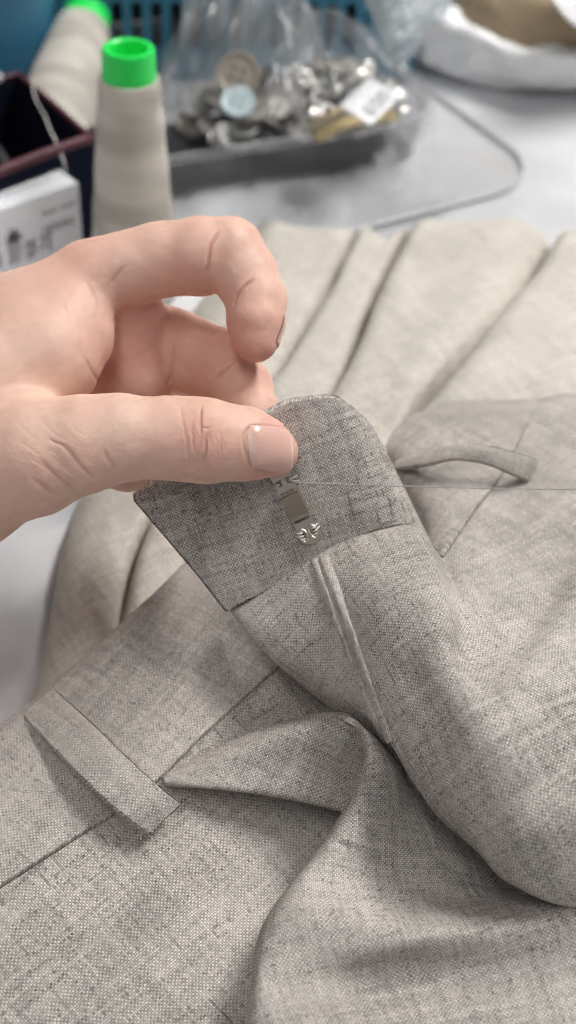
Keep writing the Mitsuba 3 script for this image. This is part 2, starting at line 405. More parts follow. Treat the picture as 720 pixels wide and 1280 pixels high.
# ---------------------------------------------------------------- the pleated cloth under the trousers
pile = [
    Z((322, 285, .001), (285, 330, .001), (235, 400, .001), (150, 540, .001), (88, 650, .001), (68, 740, .001), (54, 820, .001), (40, 872, .001), (10, 930, .001), (-20, 990, .001)),
    Z((330, 281, .012), (292, 333, .013), (243, 403, .013), (160, 540, .013), (94, 652, .013), (74, 742, .013), (60, 822, .013), (46, 877, .013), (20, 935, .013), (-10, 990, .012)),
    Z((350, 279, .019), (318, 338, .021), (268, 410, .021), (188, 545, .021), (118, 656, .021), (96, 748, .021), (80, 835, .020), (66, 895, .018), (45, 945, .018), (10, 1000, .016)),
    Z((405, 284, .021), (378, 350, .024), (330, 430, .024), (232, 560, .025), (152, 662, .025), (124, 752, .025), (106, 842, .023), (88, 905, .02), (65, 960, .02), (30, 1010, .018)),
    Z((440, 300, .0127), (402, 380, .0134), (362, 450, .0134), (272, 580, .0134), (184, 665, .0127), (156, 745, .0119), (140, 830, .0119), (120, 900, .0119), (90, 970, .0119), (60, 1020, .0119)),
    Z((447, 302, .0151), (408, 384, .0160), (370, 455, .0160), (282, 585, .0160), (194, 672, .0151), (165, 752, .0143), (148, 838, .0143), (130, 905, .0143), (100, 975, .0143), (70, 1025, .0143)),
    Z((482, 297, .0255), (440, 385, .0286), (400, 460, .0286), (310, 600, .0286), (224, 690, .0275), (196, 770, .0265), (180, 850, .0233), (160, 920, .0212), (130, 990, .0212), (100, 1040, .0212)),
    Z((506, 300, .0142), (462, 390, .0150), (428, 472, .0150), (340, 620, .0150), (262, 720, .0150), (240, 800, .0150), (220, 870, .0135), (200, 940, .0135), (170, 1000, .0135), (140, 1060, .0135)),
    Z((514, 298, .0177), (470, 395, .0184), (438, 478, .0184), (352, 626, .0184), (275, 730, .0168), (250, 810, .0168), (232, 880, .0159), (212, 950, .0151), (182, 1010, .0151), (152, 1070, .0151)),
    Z((556, 276, .0287), (520, 385, .0351), (480, 480, .0351), (410, 640, .0319), (340, 760, .0256), (310, 840, .0213), (290, 910, .0192), (270, 970, .0170), (240, 1030, .0170), (210, 1090, .0170)),
    Z((640, 272, .0314), (590, 360, .0377), (520, 470, .0377), (450, 640, .0314), (400, 780, .0251), (370, 860, .0210), (350, 930, .0188), (330, 990, .0168), (300, 1050, .0146), (270, 1110, .0146)),
    Z((684, 310, .0226), (636, 388, .0242), (556, 478, .0242), (486, 560, .0226), (460, 760, .0194), (430, 880, .0161), (410, 950, .0146), (390, 1010, .0129), (360, 1070, .0113), (330, 1130, .0113)),
    Z((694, 312, .0259), (646, 394, .0276), (568, 484, .0276), (498, 566, .0259), (474, 766, .0208), (445, 890, .0173), (425, 960, .0156), (405, 1020, .0138), (375, 1080, .0121), (345, 1140, .0121)),
    Z((740, 300, .0383), (700, 400, .0446), (640, 490, .0458), (580, 590, .0405), (540, 780, .0276), (510, 900, .0213), (490, 970, .0192), (470, 1030, .0170), (440, 1090, .0149), (410, 1150, .0149)),
    Z((860, 330, .034), (830, 430, .040), (780, 540, .040), (740, 640, .036), (700, 800, .028), (660, 950, .02), (640, 1030, .018), (610, 1100, .016), (580, 1170, .014), (550, 1230, .014)),
    Z((1000, 380, .001), (990, 480, .002), (960, 600, .002), (940, 700, .002), (900, 850, .002), (850, 1000, .002), (800, 1100, .002), (760, 1180, .002), (700, 1260, .002), (660, 1330, .002)),
]
def shoulders(rows, pairs):
    """One narrow crease with rounded shoulders in place of each pair of curves."""
    out, k_ = [], 0
    starts = {a_: b_ for a_, b_ in pairs}
    while k_ < len(rows):
        if k_ in starts:
            prev, nxt = np.array(rows[k_ - 1]), np.array(rows[k_ + 2])
            mid = (np.array(rows[k_]) + np.array(rows[k_ + 1])) / 2
            for nb_, t_, zf in ((prev, .52, .985), (prev, .26, .93), (prev, .07, .80), (None, 0, .60), (nxt, .06, .78), (nxt, .20, .92), (nxt, .42, .985)):
                r_ = mid if nb_ is None else mid * (1 - t_) + nb_ * t_
                r_ = r_.copy(); r_[:, 2] = zf * (np.minimum(prev[:, 2], nxt[:, 2]) if nb_ is None else nb_[:, 2])
                out.append(r_)
            k_ += 2
        else:
            out.append(np.array(rows[k_])); k_ += 1
    return [list(r_) for r_ in out]


pile = shoulders(pile, [(4, 5), (7, 8), (11, 12)])
for c in pile:
    top = c[0]
    back = (c[0] - c[1]); back[2] = 0; back /= np.linalg.norm(back)
    c.insert(0, np.array([top[0], top[1], top[2] * .55]) + back * .010)
    c.insert(0, np.array([top[0], top[1], .0012]) + back * .008)
g = loft(pile, 220, 300, PchipInterpolator)
n = toward_eye(g)
px = Q(g)
wr = (meshkit.fbm(g * [34, 16, 20], 3, 5) - .5) * .0050
g = g + n * (wr * np.clip(g[..., 2] / .02, 0, 1))[..., None]
cloth('folded_cloth', g, 'linen_cream', .0012, 40)
tag('folded_cloth', 'pale cream linen cloth lying in long soft pleats underneath the grey trousers', 'cloth')

# ---------------------------------------------------------------- the trousers
TR = 'linen_trousers'
tag(TR, 'greyish beige linen trousers bunched up with waistband pinched between thumb and finger', 'trousers')


def bump_px(g, bumps):
    """Soft rises of the cloth: (x, y, half length, half width, angle, height)."""
    n = toward_eye(g); q = Q(g)
    for x, y, a, b, ang, h in bumps:
        t = math.radians(ang)
        u = (q[..., 0] - x) * math.cos(t) + (q[..., 1] - y) * math.sin(t)
        v = -(q[..., 0] - x) * math.sin(t) + (q[..., 1] - y) * math.cos(t)
        g = g + n * (h * np.exp(-(u / a) ** 2 - (v / b) ** 2))[..., None]
    return g


# left waistband
g = loft([
    Z((-150, 1030, .030), (-60, 948, .032), (0, 905, .033), (40, 876, .034), (130, 797, .037), (220, 714, .041), (300, 640, .043), (370, 570, .03)),
    Z((-140, 1050, .036), (-52, 962, .038), (8, 915, .039), (48, 886, .040), (138, 806, .043), (228, 724, .046), (308, 650, .048), (380, 580, .034)),
    Z((-110, 1140, .035), (-30, 1040, .037), (60, 985, .038), (95, 950, .039), (185, 875, .041), (275, 790, .045), (350, 715, .046), (420, 640, .034)),
    Z((-90, 1200, .033), (-10, 1112, .034), (80, 1054, .035), (162, 1002, .036), (255, 915, .039), (346, 832, .043), (410, 770, .044), (470, 700, .034)),
], 160, 60)
cloth(TR + '__waistband', g, 'linen_grey', .0016, 2, grain=.86)
# left panel
g = loft([
    Z((-100, 1150, .030), (-40, 1095, .030), (60, 1030, .031), (145, 985, .032), (240, 900, .035), (330, 820, .038), (400, 755, .038), (460, 690, .03)),
    Z((-90, 1200, .032), (-10, 1112, .033), (80, 1055, .034), (162, 1003, .035), (255, 917, .038), (346, 834, .042), (412, 772, .042), (480, 710, .034)),
    Z((-70, 1240, .030), (20, 1160, .031), (110, 1100, .031), (190, 1045, .031), (285, 955, .033), (375, 872, .038), (440, 810, .038), (500, 750, .030)),
    Z((-60, 1300, .028), (60, 1230, .028), (160, 1160, .028), (240, 1095, .028), (330, 1005, .028), (415, 920, .030), (480, 860, .030), (560, 800, .026)),
    Z((-60, 1400, .026), (110, 1320, .026), (230, 1240, .026), (320, 1160, .025), (400, 1060, .024), (480, 970, .024), (550, 910, .024), (640, 860, .022)),
    Z((-60, 1560, .024), (190, 1450, .024), (340, 1350, .023), (420, 1240, .022), (490, 1120, .020), (570, 1030, .020), (640, 970, .020), (740, 910, .020)),
], 150, 120)
g = bump_px(g, [(120, 1160, 150, 60, -40, .0016), (220, 1230, 130, 50, -35, -.0012), (60, 1240, 90, 45, -20, .001)])
cloth(TR + '__front_panel', g, 'linen_grey', .0012, 0, seed=3, grain=.80)
# tongue of the fold
g = loft([
    Z((203, 969, .032), (300, 934, .026), (385, 908, .026), (430, 906, .028), (478, 930, .030)),
    Z((204, 972, .038), (301, 927, .044), (388, 899, .053), (428, 896, .0562), (462, 922, .0545)),
    Z((205, 974, .039), (304, 940, .046), (390, 914, .054), (432, 913, .055), (466, 936, .051)),
    Z((206, 977, .039), (306, 965, .043), (392, 960, .046), (438, 966, .043), (474, 975, .038)),
    Z((206, 981, .038), (310, 988, .041), (385, 1001, .041), (428, 1013, .040), (470, 1005, .034)),
    Z((208, 984, .036), (314, 991, .037), (388, 1004, .036), (431, 1015, .035), (474, 1000, .029)),
    Z((212, 979, .028), (316, 975, .026), (392, 985, .025), (434, 995, .025), (478, 985, .022)),
], 90, 60)
cloth(TR + '__fold', g, 'linen_grey', .0011, -30, seed=11, rough=.00002, grain=.94)
# right panel with its rolled edge
g = loft([
    Z((375, 1420, .020), (352, 1345, .018), (350, 1240, .020), (372, 1160, .020), (420, 1095, .020), (455, 1038, .021), (478, 985, .024), (474, 945, .028), (440, 914, .030)),
    Z((330, 1430, .022), (312, 1342, .024), (318, 1228, .026), (340, 1148, .027), (390, 1080, .028), (430, 1022, .032), (456, 965, .039), (454, 926, .047), (425, 903, .050)),
    Z((322, 1430, .032), (307, 1338, .035), (315, 1224, .038), (337, 1143, .040), (387, 1076, .041), (427, 1018, .046), (455, 958, .053), (451, 918, .058), (425, 898, .0575)),
    Z((340, 1425, .040), (325, 1335, .044), (330, 1220, .047), (355, 1140, .050), (403, 1074, .050), (442, 1015, .053), (467, 953, .057), (464, 922, .060), (438, 900, .059)),
    Z((400, 1425, .042), (390, 1330, .046), (390, 1225, .046), (410, 1152, .052), (450, 1088, .047), (480, 1030, .050), (494, 978, .052), (486, 944, .053), (462, 914, .054)),
    Z((500, 1425, .038), (500, 1330, .042), (500, 1235, .043), (510, 1168, .052), (530, 1115, .044), (545, 1060, .042), (540, 1010, .038), (525, 975, .036), (500, 945, .036)),
    Z((620, 1425, .036), (620, 1320, .042), (615, 1225, .045), (615, 1160, .053), (620, 1135, .048), (630, 1100, .034), (640, 1050, .031), (630, 1015, .028), (610, 985, .026)),
    Z((760, 1425, .036), (750, 1300, .044), (745, 1200, .050), (740, 1123, .056), (745, 1105, .048), (750, 1080, .032), (755, 1050, .028), (760, 1020, .026), (760, 990, .026)),
    Z((1000, 1425, .030), (980, 1290, .036), (970, 1180, .040), (960, 1090, .044), (960, 1075, .038), (960, 1050, .028), (960, 1020, .026), (960, 1000, .026), (960, 980, .026)),
], 150, 130)
g = bump_px(g, [(500, 1225, 110, 32, -10, -.0035), (450, 1190, 60, 30, -20, .001), (420, 1290, 70, 40, 0, .0014), (600, 1270, 120, 40, 0, .0012)])
cloth(TR + '__front_panel', g, 'linen_grey', .0009, 20, seed=5, grain=.9, rough=.00003)
# upper panel with the fly seam, hanging from the pinched waistband
g = loft([
    Z((300, 752, .056), (330, 792, .055), (362, 826, .051), (400, 860, .044), (444, 896, .040), (488, 936, .038), (520, 975, .036)),
    Z((284, 757, .063), (312, 793, .061), (346, 830, .057), (385, 862, .051), (434, 902, .047), (480, 944, .045), (514, 984, .042)),
    Z((296, 752, .066), (326, 790, .065), (358, 826, .062), (395, 858, .058), (441, 896, .053), (485, 937, .050), (520, 978, .046)),
    Z((392, 697, .081), (414, 750, .079), (437, 800, .076), (455, 850, .073), (475, 900, .067), (496, 945, .058), (524, 982, .048)),
    Z((460, 664, .087), (482, 740, .089), (501, 810, .087), (519, 880, .083), (538, 955, .074), (560, 1022, .060), (574, 1038, .046)),
    Z((522, 656, .088), (545, 735, .093), (566, 820, .094), (588, 900, .090), (612, 990, .080), (640, 1092, .063), (650, 1108, .047)),
    Z((550, 692, .075), (584, 770, .084), (615, 850, .089), (648, 930, .088), (682, 1015, .080), (722, 1118, .063), (730, 1130, .048)),
    Z((588, 640, .073), (632, 735, .081), (682, 830, .087), (732, 930, .087), (782, 1020, .079), (832, 1115, .062), (840, 1130, .048)),
    Z((626, 590, .070), (690, 680, .077), (760, 790, .083), (820, 890, .084), (880, 1000, .077), (930, 1110, .060), (940, 1120, .046)),
    Z((663, 514, .068), (722, 509, .068), (800, 560, .072), (880, 680, .076), (950, 820, .076), (1010, 980, .068), (1020, 1000, .05)),
    Z((667, 505, .058), (724, 499, .058), (815, 540, .060), (910, 650, .064), (990, 790, .066), (1050, 950, .060), (1060, 970, .045)),
    Z((672, 497, .036), (728, 492, .036), (825, 530, .036), (930, 640, .036), (1020, 780, .036), (1080, 940, .036), (1090, 960, .030)),
], 150, 190)
g = bump_px(g, [(648, 872, 150, 38, 124, .0046), (585, 838, 120, 34, 122, -.0020), (604, 784, 56, 20, 128, -.0022), (588, 740, 42, 16, 60, 0.0023), (628, 768, 46, 18, 132, .0014), (690, 735, 90, 24, 118, -0.0038), (700, 965, 110, 30, 128, -0.0038), (690, 1030, 90, 26, 140, 0.0026), (520, 860, 110, 22, 66, -0.0014), (480, 770, 90, 20, 68, 0.0012)])
DG = g
cloth(TR + '__front_panel', g, 'linen_grey', .0012, 74, seed=8, grain=.88)
# back waistband
g = loft([
    Z((500, 650, .052), (490, 600, .062), (483, 560, .067), (508, 522, .068), (530, 513, .066), (545, 505, .055), (556, 497, .036)),
    Z((515, 660, .060), (512, 612, .068), (512, 572, .071), (540, 528, .071), (560, 514, .068), (572, 504, .056), (580, 496, .036)),
    Z((536, 676, .070), (556, 625, .0735), (578, 580, .0725), (608, 530, .071), (625, 513, .0685), (633, 503, .056), (638, 495, .036)),
    Z((551, 694, .0775), (589, 640, .075), (627, 590, .072), (650, 545, .071), (664, 513, .0695), (668, 503, .058), (672, 495, .037)),
], 90, 70)
cloth(TR + '__waistband', g, 'linen_grey', .0014, 62, seed=21, grain=.86)
# pinched waistband
CW = [
    D((168, 622, .396), (207, 668, .398), (246, 715, .400), (285, 764, .403)),
    D((178, 615, .3955), (217, 662, .3975), (255, 708, .3995), (293, 757, .4025)),
    D((250, 566, .393), (280, 625, .396), (310, 680, .3985), (340, 733, .402)),
    D((300, 535, .392), (330, 600, .395), (352, 655, .3975), (375, 712, .401)),
    D((345, 511, .391), (366, 575, .394), (386, 640, .3965), (404, 697, .400)),
    D((390, 499, .391), (412, 560, .3935), (432, 622, .396), (450, 669, .399)),
    D((432, 503, .3945), (455, 555, .396), (475, 610, .3978), (492, 656, .3995)),
    D((460, 527, .4015), (483, 572, .4025), (504, 620, .4028), (520, 658, .404)),
    D((475, 550, .410), (498, 594, .410), (519, 640, .409), (535, 670, .410)),
    D((479, 558, .418), (503, 604, .418), (525, 651, .416), (543, 685, .416)),
    D((472, 556, .427), (496, 605, .426), (519, 652, .423), (540, 686, .421)),
]
g = loft(CW, 60, 170)
CG = g
cloth(TR + '__waistband', g, 'linen_grey', .0026, 92, seed=31, grain=.92)
labels[TR + '__waistband_002'] = dict(label='waistband end pinched by the hand')
# the fly seam tape
def on_surface(g, px, lift):
    """The points of the grid g that show at the pixels px, lifted along the normal."""
    q = Q(g)[..., :2].reshape(-1, 2); n = toward_eye(g).reshape(-1, 3); v = g.reshape(-1, 3)
    dd, k = cKDTree(q).query(np.asarray(px, float), k=4)
    w = 1 / (dd + .05); w /= w.sum(1, keepdims=True)
    return (v[k] * w[..., None]).sum(1) + lift * (n[k] * w[..., None]).sum(1)


seamL = spline([(388, 703), (404, 745), (424, 795), (444, 848), (463, 892), (478, 928)], 40)
seamR = spline([(410, 694), (426, 738), (444, 788), (462, 842), (478, 887), (492, 926)], 40)
tape = [on_surface(DG, seamL * (1 - t_) + seamR * t_, l_) for t_, l_ in ((0, .0001), (.10, .0009), (.36, .0010), (.47, .0001), (.53, .0001), (.64, .0010), (.90, .0009), (1, .0001))]
cloth(TR + '__fly_seam', loft(tape, 60, 40), 'linen_grey', .0006, 0, seed=2, rough=.00004)
# belt loops
def strip(key, left, right, lifts, seed, angle):
    g = loft([left, [l * .5 + r * .5 + np.array([0, 0, .0006]) for l, r in zip(left, right)], right], 90, 16)
    cloth(key, g, 'linen_grey', .0018, angle, seed=seed, rough=.00006, grain=.84)


strip(TR + '__belt_loop',
      Z((30, 893, .0405), (60, 925, .044), (95, 962, .046), (130, 996, .045), (165, 1025, .042), (190, 1041, .0375)),
      Z((66, 862, .0415), (98, 890, .046), (132, 922, .048), (165, 954, .047), (200, 986, .044), (225, 1006, .039)), None, 40, 4)
strip(TR + '__belt_loop',
      Z((490, 585, .0690), (510, 583, .0735), (551, 575, .0800), (591, 575, .0815), (631, 587, .0790), (662, 601, .0725)),
      Z((497, 574, .0700), (520, 568, .0750), (565, 557, .0825), (612, 559, .0845), (648, 568, .0815), (674, 578, .0745)), None, 41, 5)

# loose fibres at the cut and worn edges
fib = []
edges = [([(345, 511), (390, 499), (432, 503), (462, 528)], CG, 34), ([(168, 622), (207, 668), (246, 715), (285, 764)], CG, 12)]
for line, surf, count in edges:
    L = spline([np.array(p_, float) for p_ in line], 200)
    for _ in range(count):
        p0 = on_surface(surf, [L[rng.integers(200)]], 0)[0]; v_ = rng.normal(size=3); v_[2] = abs(v_[2]); v_ /= np.linalg.norm(v_); l_ = rng.uniform(.0006, .0019)
        b_ = rng.normal(size=3) * .0004
        fib.append(tube([p0 - v_ * .0004, p0 + v_ * l_ * .5 + b_, p0 + v_ * l_], .00005, 4, 5))
for c_, n_ in ((P(188, 1040, z=.038), 9), (P(36, 897, z=.042), 6), (P(662, 600, z=.0725), 5)):
    for _ in range(n_):
        v_ = rng.normal(size=3); v_[2] = abs(v_[2]) * .5; v_ /= np.linalg.norm(v_); p0 = c_ + rng.normal(size=3) * .0012; l_ = rng.uniform(.001, .0032)
        fib.append(tube([p0, p0 + v_ * l_ * .5 + rng.normal(size=3) * .0005, p0 + v_ * l_], .00006, 4, 6))
put(TR + '__loose_fibres', cat(*fib), 'thread_white', True)
labels[TR + '__loose_fibres'] = dict(kind='stuff')

# the hook sewn to the waistband
HO = on_surface(CG, [(368, 628)], 0)[0]
hx = on_surface(CG, [(388, 668)], 0)[0] - on_surface(CG, [(350, 590)], 0)[0]
hn = toward_eye(CG).reshape(-1, 3)[cKDTree(Q(CG)[..., :2].reshape(-1, 2)).query((368, 628))[1]]
HM = frame(HO + hn * .0005, hx, hn) @ np.diag([1.12, 1.12, 1.12, 1])
HK = TR + '__hook'


def flat(poly, h, z0=0.0):
    m = trimesh.creation.extrude_polygon(poly, h); m.apply_translation((0, 0, z0)); return m


plate = unary_union([sbox(-.0085, -.0026, .0085, .0026), Point(-.0085, 0).buffer(.0028), Point(.0088, 0).buffer(.0030)])
for slot in (sbox(-.0037, -.0023, -.0029, .0023), sbox(.0045, -.0023, .0052, .0023)):
    plate = plate.difference(slot)
for hole in ((-.0060, .0013), (-.0060, -.0013), (.0088, .0012), (.0088, -.0012)):
    plate = plate.difference(Point(hole).buffer(.0007))
put(HK + '__base_plate', moved(flat(plate, .0006), HM), 'hook_metal', 35)
tongue = np.array([(-.0028, .0006), (-.0030, .0024), (-.0026, .0030), (.0030, .0032), (.0040, .0027), (.0044, .0006)])
m = trimesh.creation.extrude_polygon(Polygon(tongue), .0046); m.apply_transform(np.array([[1, 0, 0, 0], [0, 0, -1, .0023], [0, 1, 0, 0], [0, 0, 0, 1.0]]))
put(HK + '__tongue', moved(m, HM), 'tongue_metal', 30)
m = trimesh.creation.extrude_polygon(Polygon([(-.0082, .0006), (-.0082, .0013), (-.0072, .0015), (-.0066, .0006)]), .0052); m.apply_transform(np.array([[1, 0, 0, 0], [0, 0, -1, .0026], [0, 1, 0, 0], [0, 0, 0, 1.0]]))
put(HK + '__bent_lip', moved(m, HM), 'steel_bright', 30)
th = np.linspace(0, 2 * np.pi, 28)
for sg in (1, -1):
    put(HK + '__wire_loop', moved(tube(np.stack([.0088 + .0017 * np.cos(th), sg * .0014 + .0010 * np.sin(th), .0011 + .0003 * np.cos(th)], 1), .00032, 8), HM), 'hook_metal', True)
    for k in range(3):
        x_ = .0078 + .0009 * k
        p0 = np.array([x_ - .0002, sg * (.0029 + .0003 * math.sin(k * 2.1)), -.0004]); p1 = np.array([x_ + .0002, sg * .0014, .0007])
        put(HK + '__stitch', moved(tube([p0, p0 * .75 + p1 * .25 + [0, 0, .0011], p0 * .3 + p1 * .7 + [0, 0, .0011], p1 - [0, 0, .0006]], .00020, 6, 12), HM), 'thread_white', True)
for k in range(4):
    p1 = np.array([-.0060, .0013 if k % 2 else -.0013, .0007]); p0 = p1 + [(-.001 + .0008 * k), (.0024 if k % 2 else -.0024), -.0008]
    put(HK + '__stitch', moved(tube([p0, (p0 + p1) / 2 + [0, 0, .0009], p1, p1 - [0, 0, .001]], .00017, 6, 10), HM), 'thread_fawn', True)
s0 = (HM @ [-.0055, .0012, .0008, 1])[:3]
s1 = P(740, 612, d=.385)
put('sewing_thread', tube([s0 - hn * .001, s0, s0 * .7 + s1 * .3 - [0, 0, .0004], s0 * .3 + s1 * .7 - [0, 0, .0004], s1, s1 + (s1 - s0) * .3], .00017, 6, 60), 'thread_grey', True)
tag('sewing_thread', 'single taut grey sewing thread running from the metal hook to the right', 'thread')

# ---------------------------------------------------------------- the hand


def surface_nets(val, origin, h):
    """Naive surface nets of a grid of distances (negative inside)."""
    ins = val < 0
    nx, ny, nz = val.shape
    c = np.zeros((nx - 1, ny - 1, nz - 1), np.int8)
    for a, b, d in np.ndindex(2, 2, 2):
        c += ins[a:nx - 1 + a, b:ny - 1 + b, d:nz - 1 + d]
    act = (c > 0) & (c < 8)
    idx = -np.ones(act.shape, np.int64); cells = np.argwhere(act); idx[act] = np.arange(len(cells))
    acc, cnt = np.zeros((len(cells), 3)), np.zeros(len(cells))
    cor = list(np.ndindex(2, 2, 2))
    for i, p in enumerate(cor):
        for q in cor[i + 1:]:
            if sum(abs(np.subtract(p, q))) != 1:
                continue
            va, vb = val[tuple((cells + p).T)], val[tuple((cells + q).T)]
            on = (va < 0) != (vb < 0)
            t = np.where(on, va / np.where(va == vb, 1, va - vb), 0)
            pos = np.array(p) + t[:, None] * (np.array(q) - p)
            acc[on] += pos[on]; cnt[on] += 1
    V = origin + h * (cells + acc / cnt[:, None])
    F = []
    for ax in range(3):
        u, w = (ax + 1) % 3, (ax + 2) % 3
        s0 = [slice(1, -1)] * 3; s0[ax] = slice(0, -1); s1 = list(s0); s1[ax] = slice(1, None)
        a, b = ins[tuple(s0)], ins[tuple(s1)]
        for flip, on in ((False, a & ~b), (True, ~a & b)):
            e = np.argwhere(on) + 1; e[:, ax] -= 1
            du, dw = np.eye(3, dtype=int)[u], np.eye(3, dtype=int)[w]
            quad = np.stack([idx[tuple((e - du - dw).T)], idx[tuple((e - dw).T)], idx[tuple(e.T)], idx[tuple((e - du).T)]], 1)
            if flip:
                quad = quad[:, ::-1]
            F += [quad[:, [0, 1, 2]], quad[:, [0, 2, 3]]]
    return trimesh.Trimesh(V, np.vstack(F), process=False)


def even(mesh, rounds):
    """Smooths a mesh in place without shrinking it."""
    e = mesh.edges_unique; n_ = len(mesh.vertices)
    A = sp.coo_matrix((np.ones(2 * len(e)), (np.r_[e[:, 0], e[:, 1]], np.r_[e[:, 1], e[:, 0]])), (n_, n_)).tocsr()
    A = sp.diags(1 / np.maximum(np.asarray(A.sum(1)).ravel(), 1)) @ A
    v_ = np.array(mesh.vertices)
    for _ in range(rounds):
        for lam in (.5, -.52):
            v_ = v_ + lam * (A @ v_ - v_)
    mesh.vertices = v_


def split_faces(V, F, chosen):
    """Halves every edge of the chosen faces, without cracks towards the others."""
    V, F = np.asarray(V), np.asarray(F)
    E = np.sort(np.stack([F, np.roll(F, -1, 1)], -1), -1).reshape(-1, 2)
    ue, inv = np.unique(E, axis=0, return_inverse=True); inv = inv.reshape(-1, 3)
    mark = np.zeros(len(ue), bool); mark[inv[chosen].ravel()] = True
    new = -np.ones(len(ue), np.int64); new[mark] = len(V) + np.arange(mark.sum())
    V2 = np.vstack([V, V[ue[mark]].mean(1)])
    m = new[inv]; cnt = (m >= 0).sum(1); out = [F[cnt == 0]]
    f, q = F[cnt == 3], m[cnt == 3]
    out += [np.stack([f[:, 0], q[:, 0], q[:, 2]], 1), np.stack([f[:, 1], q[:, 1], q[:, 0]], 1), np.stack([f[:, 2], q[:, 2], q[:, 1]], 1), q]
    for r in range(3):
        ro = lambda x: np.roll(x, -r, 1)  # noqa: E731
        on = (cnt == 1) & (m[:, r] >= 0); f, q = ro(F[on]), ro(m[on])
        out += [np.stack([f[:, 0], q[:, 0], f[:, 2]], 1), np.stack([q[:, 0], f[:, 1], f[:, 2]], 1)]
        on = (cnt == 2) & (m[:, r] < 0); f, q = ro(F[on]), ro(m[on])
        out += [np.stack([f[:, 0], f[:, 1], q[:, 1]], 1), np.stack([f[:, 0], q[:, 1], q[:, 2]], 1), np.stack([q[:, 2], q[:, 1], f[:, 2]], 1)]
    return V2, np.vstack(out)


def smin(a, b, k):
    h = np.clip(.5 + .5 * (b - a) / k, 0, 1)
    return b * (1 - h) + a * h - k * h * (1 - h)


def chain(X, pts, k):
    out = None
    J = [(P(x, y, d=d), r * d / FPX) for x, y, d, r in pts]
    for (a, ra), (b, rb) in zip(J[:-1], J[1:]):
        ab = b - a; t = np.clip(((X - a) @ ab) / (ab @ ab), 0, 1)
        s = np.linalg.norm(X - a - t[..., None] * ab, axis=-1) - (ra + (rb - ra) * t * t * (3 - 2 * t))
        out = s if out is None else smin(out, s, k)
    return out


THUMB = [(-170, 640, .392, 98), (-60, 600, .386, 92), (40, 570, .381, 72), (100, 556, .379, 59), (150, 547, .379, 52), (210, 548, .380, 49), (256, 551, .3805, 50.5), (305, 555, .3835, 43), (334, 561, .3858, 33), (347, 566, .3868, 24)]
INDEX = [(112, 349, .412, 47), (200, 325, .412, 46), (252, 320, .411, 48), (287, 313, .4105, 41.5), (307, 345, .409, 40), (320, 374, .4065, 37.5), (319, 402, .404, 35.5), (319, 424, .403, 29)]
MIDDLE = [(140, 410, .440, 48), (215, 436, .434, 50), (278, 458, .427, 46), (303, 484, .419, 37), (318, 515, .411, 31), (322, 545, .407, 26)]
RING = [(130, 470, .446, 46), (215, 500, .442, 44), (255, 530, .434, 40), (240, 565, .424, 32), (215, 580, .418, 26)]
LITTLE = [(100, 530, .442, 42), (165, 555, .436, 36), (190, 575, .428, 31), (160, 585, .420, 28), (135, 585, .416, 25)]
PALM = [[(-170, 520, .415, 95), (-60, 460, .410, 78), (20, 410, .410, 62), (112, 349, .412, 46)],
        [(-170, 560, .425, 95), (0, 470, .425, 75), (140, 410, .440, 48)],
        [(-170, 600, .43, 95), (0, 540, .43, 75), (130, 470, .446, 46)],
        [(-120, 640, .425, 80), (20, 570, .43, 62), (100, 530, .442, 42)],
        [(-20, 480, .396, 75), (50, 450, .402, 70), (80, 418, .406, 60)],
        [(168, 395, .4255, 38), (172, 470, .4275, 40)],
        [(-420, 700, .43, 105), (-170, 600, .412, 100)]]


def hand_sdf(X):
    p = None
    for c in PALM:
        s = chain(X, c, .004)
        p = s if p is None else smin(p, s, .008)
    out = smin(p, chain(X, THUMB, .004), .009)
    # a dip of the skin between the thumb's root and the web
    out2 = None
    for f, k in ((INDEX, .0016), (MIDDLE, .0016), (RING, .002), (LITTLE, .002)):
        s = smin(chain(X, f, k), p, .003)
        out2 = s if out2 is None else smin(out2, s, .0006)
    return np.minimum(out, out2) if False else smin(out, out2, .0012)


lo = np.array([-.185, .13, .06]); hi = np.array([.012, .36, .20])
ends = np.array([P(x, y, d=d) for f in (THUMB, INDEX, MIDDLE, RING, LITTLE, *PALM) for x, y, d, r in f])
lo = np.maximum(ends.min(0) - .03, [-.20, -1, -1]); hi = ends.max(0) + .03
h0, sub = .0032, 4
nc = np.ceil((hi - lo) / h0).astype(int) + 1
ax = [lo[k] + h0 * np.arange(nc[k]) for k in range(3)]
coarse = hand_sdf(np.stack(np.meshgrid(*ax, indexing='ij'), -1))
h1 = h0 / sub
nf = (nc - 1) * sub + 1
axf = [lo[k] + h1 * np.arange(nf[k]) for k in range(3)]
from scipy.ndimage import zoom as _zoom
near = np.abs(coarse) < h0 * 1.9
big = np.repeat(np.repeat(np.repeat(np.sign(coarse) * np.maximum(np.abs(coarse), 1e-4), sub, 0), sub, 1), sub, 2)[sub // 2:, sub // 2:, sub // 2:][:nf[0], :nf[1], :nf[2]]
mask = np.repeat(np.repeat(np.repeat(near, sub, 0), sub, 1), sub, 2)[sub // 2:, sub // 2:, sub // 2:][:nf[0], :nf[1], :nf[2]]
nf = np.array(big.shape)
ii = np.argwhere(mask)
pts = np.stack([axf[k][ii[:, k]] for k in range(3)], -1)
for s in range(0, len(pts), 400000):
    big[tuple(ii[s:s + 400000].T)] = hand_sdf(pts[s:s + 400000])
big[0] = np.maximum(big[0], 1e-3)
hm = surface_nets(big, lo, h1)
hm = trimesh.Trimesh(hm.vertices, hm.faces, process=True)
hm = max(hm.split(only_watertight=False), key=lambda m: len(m.faces))
even(hm, 8)
vis = Q(hm.vertices)
fine = (vis[:, 0] > -40)
fm = np.nonzero(fine[hm.faces].all(1) & (((EYE - hm.triangles_center) * hm.face_normals).sum(1) > -.02))[0]
v2, f2 = split_faces(hm.vertices, hm.faces, fm)
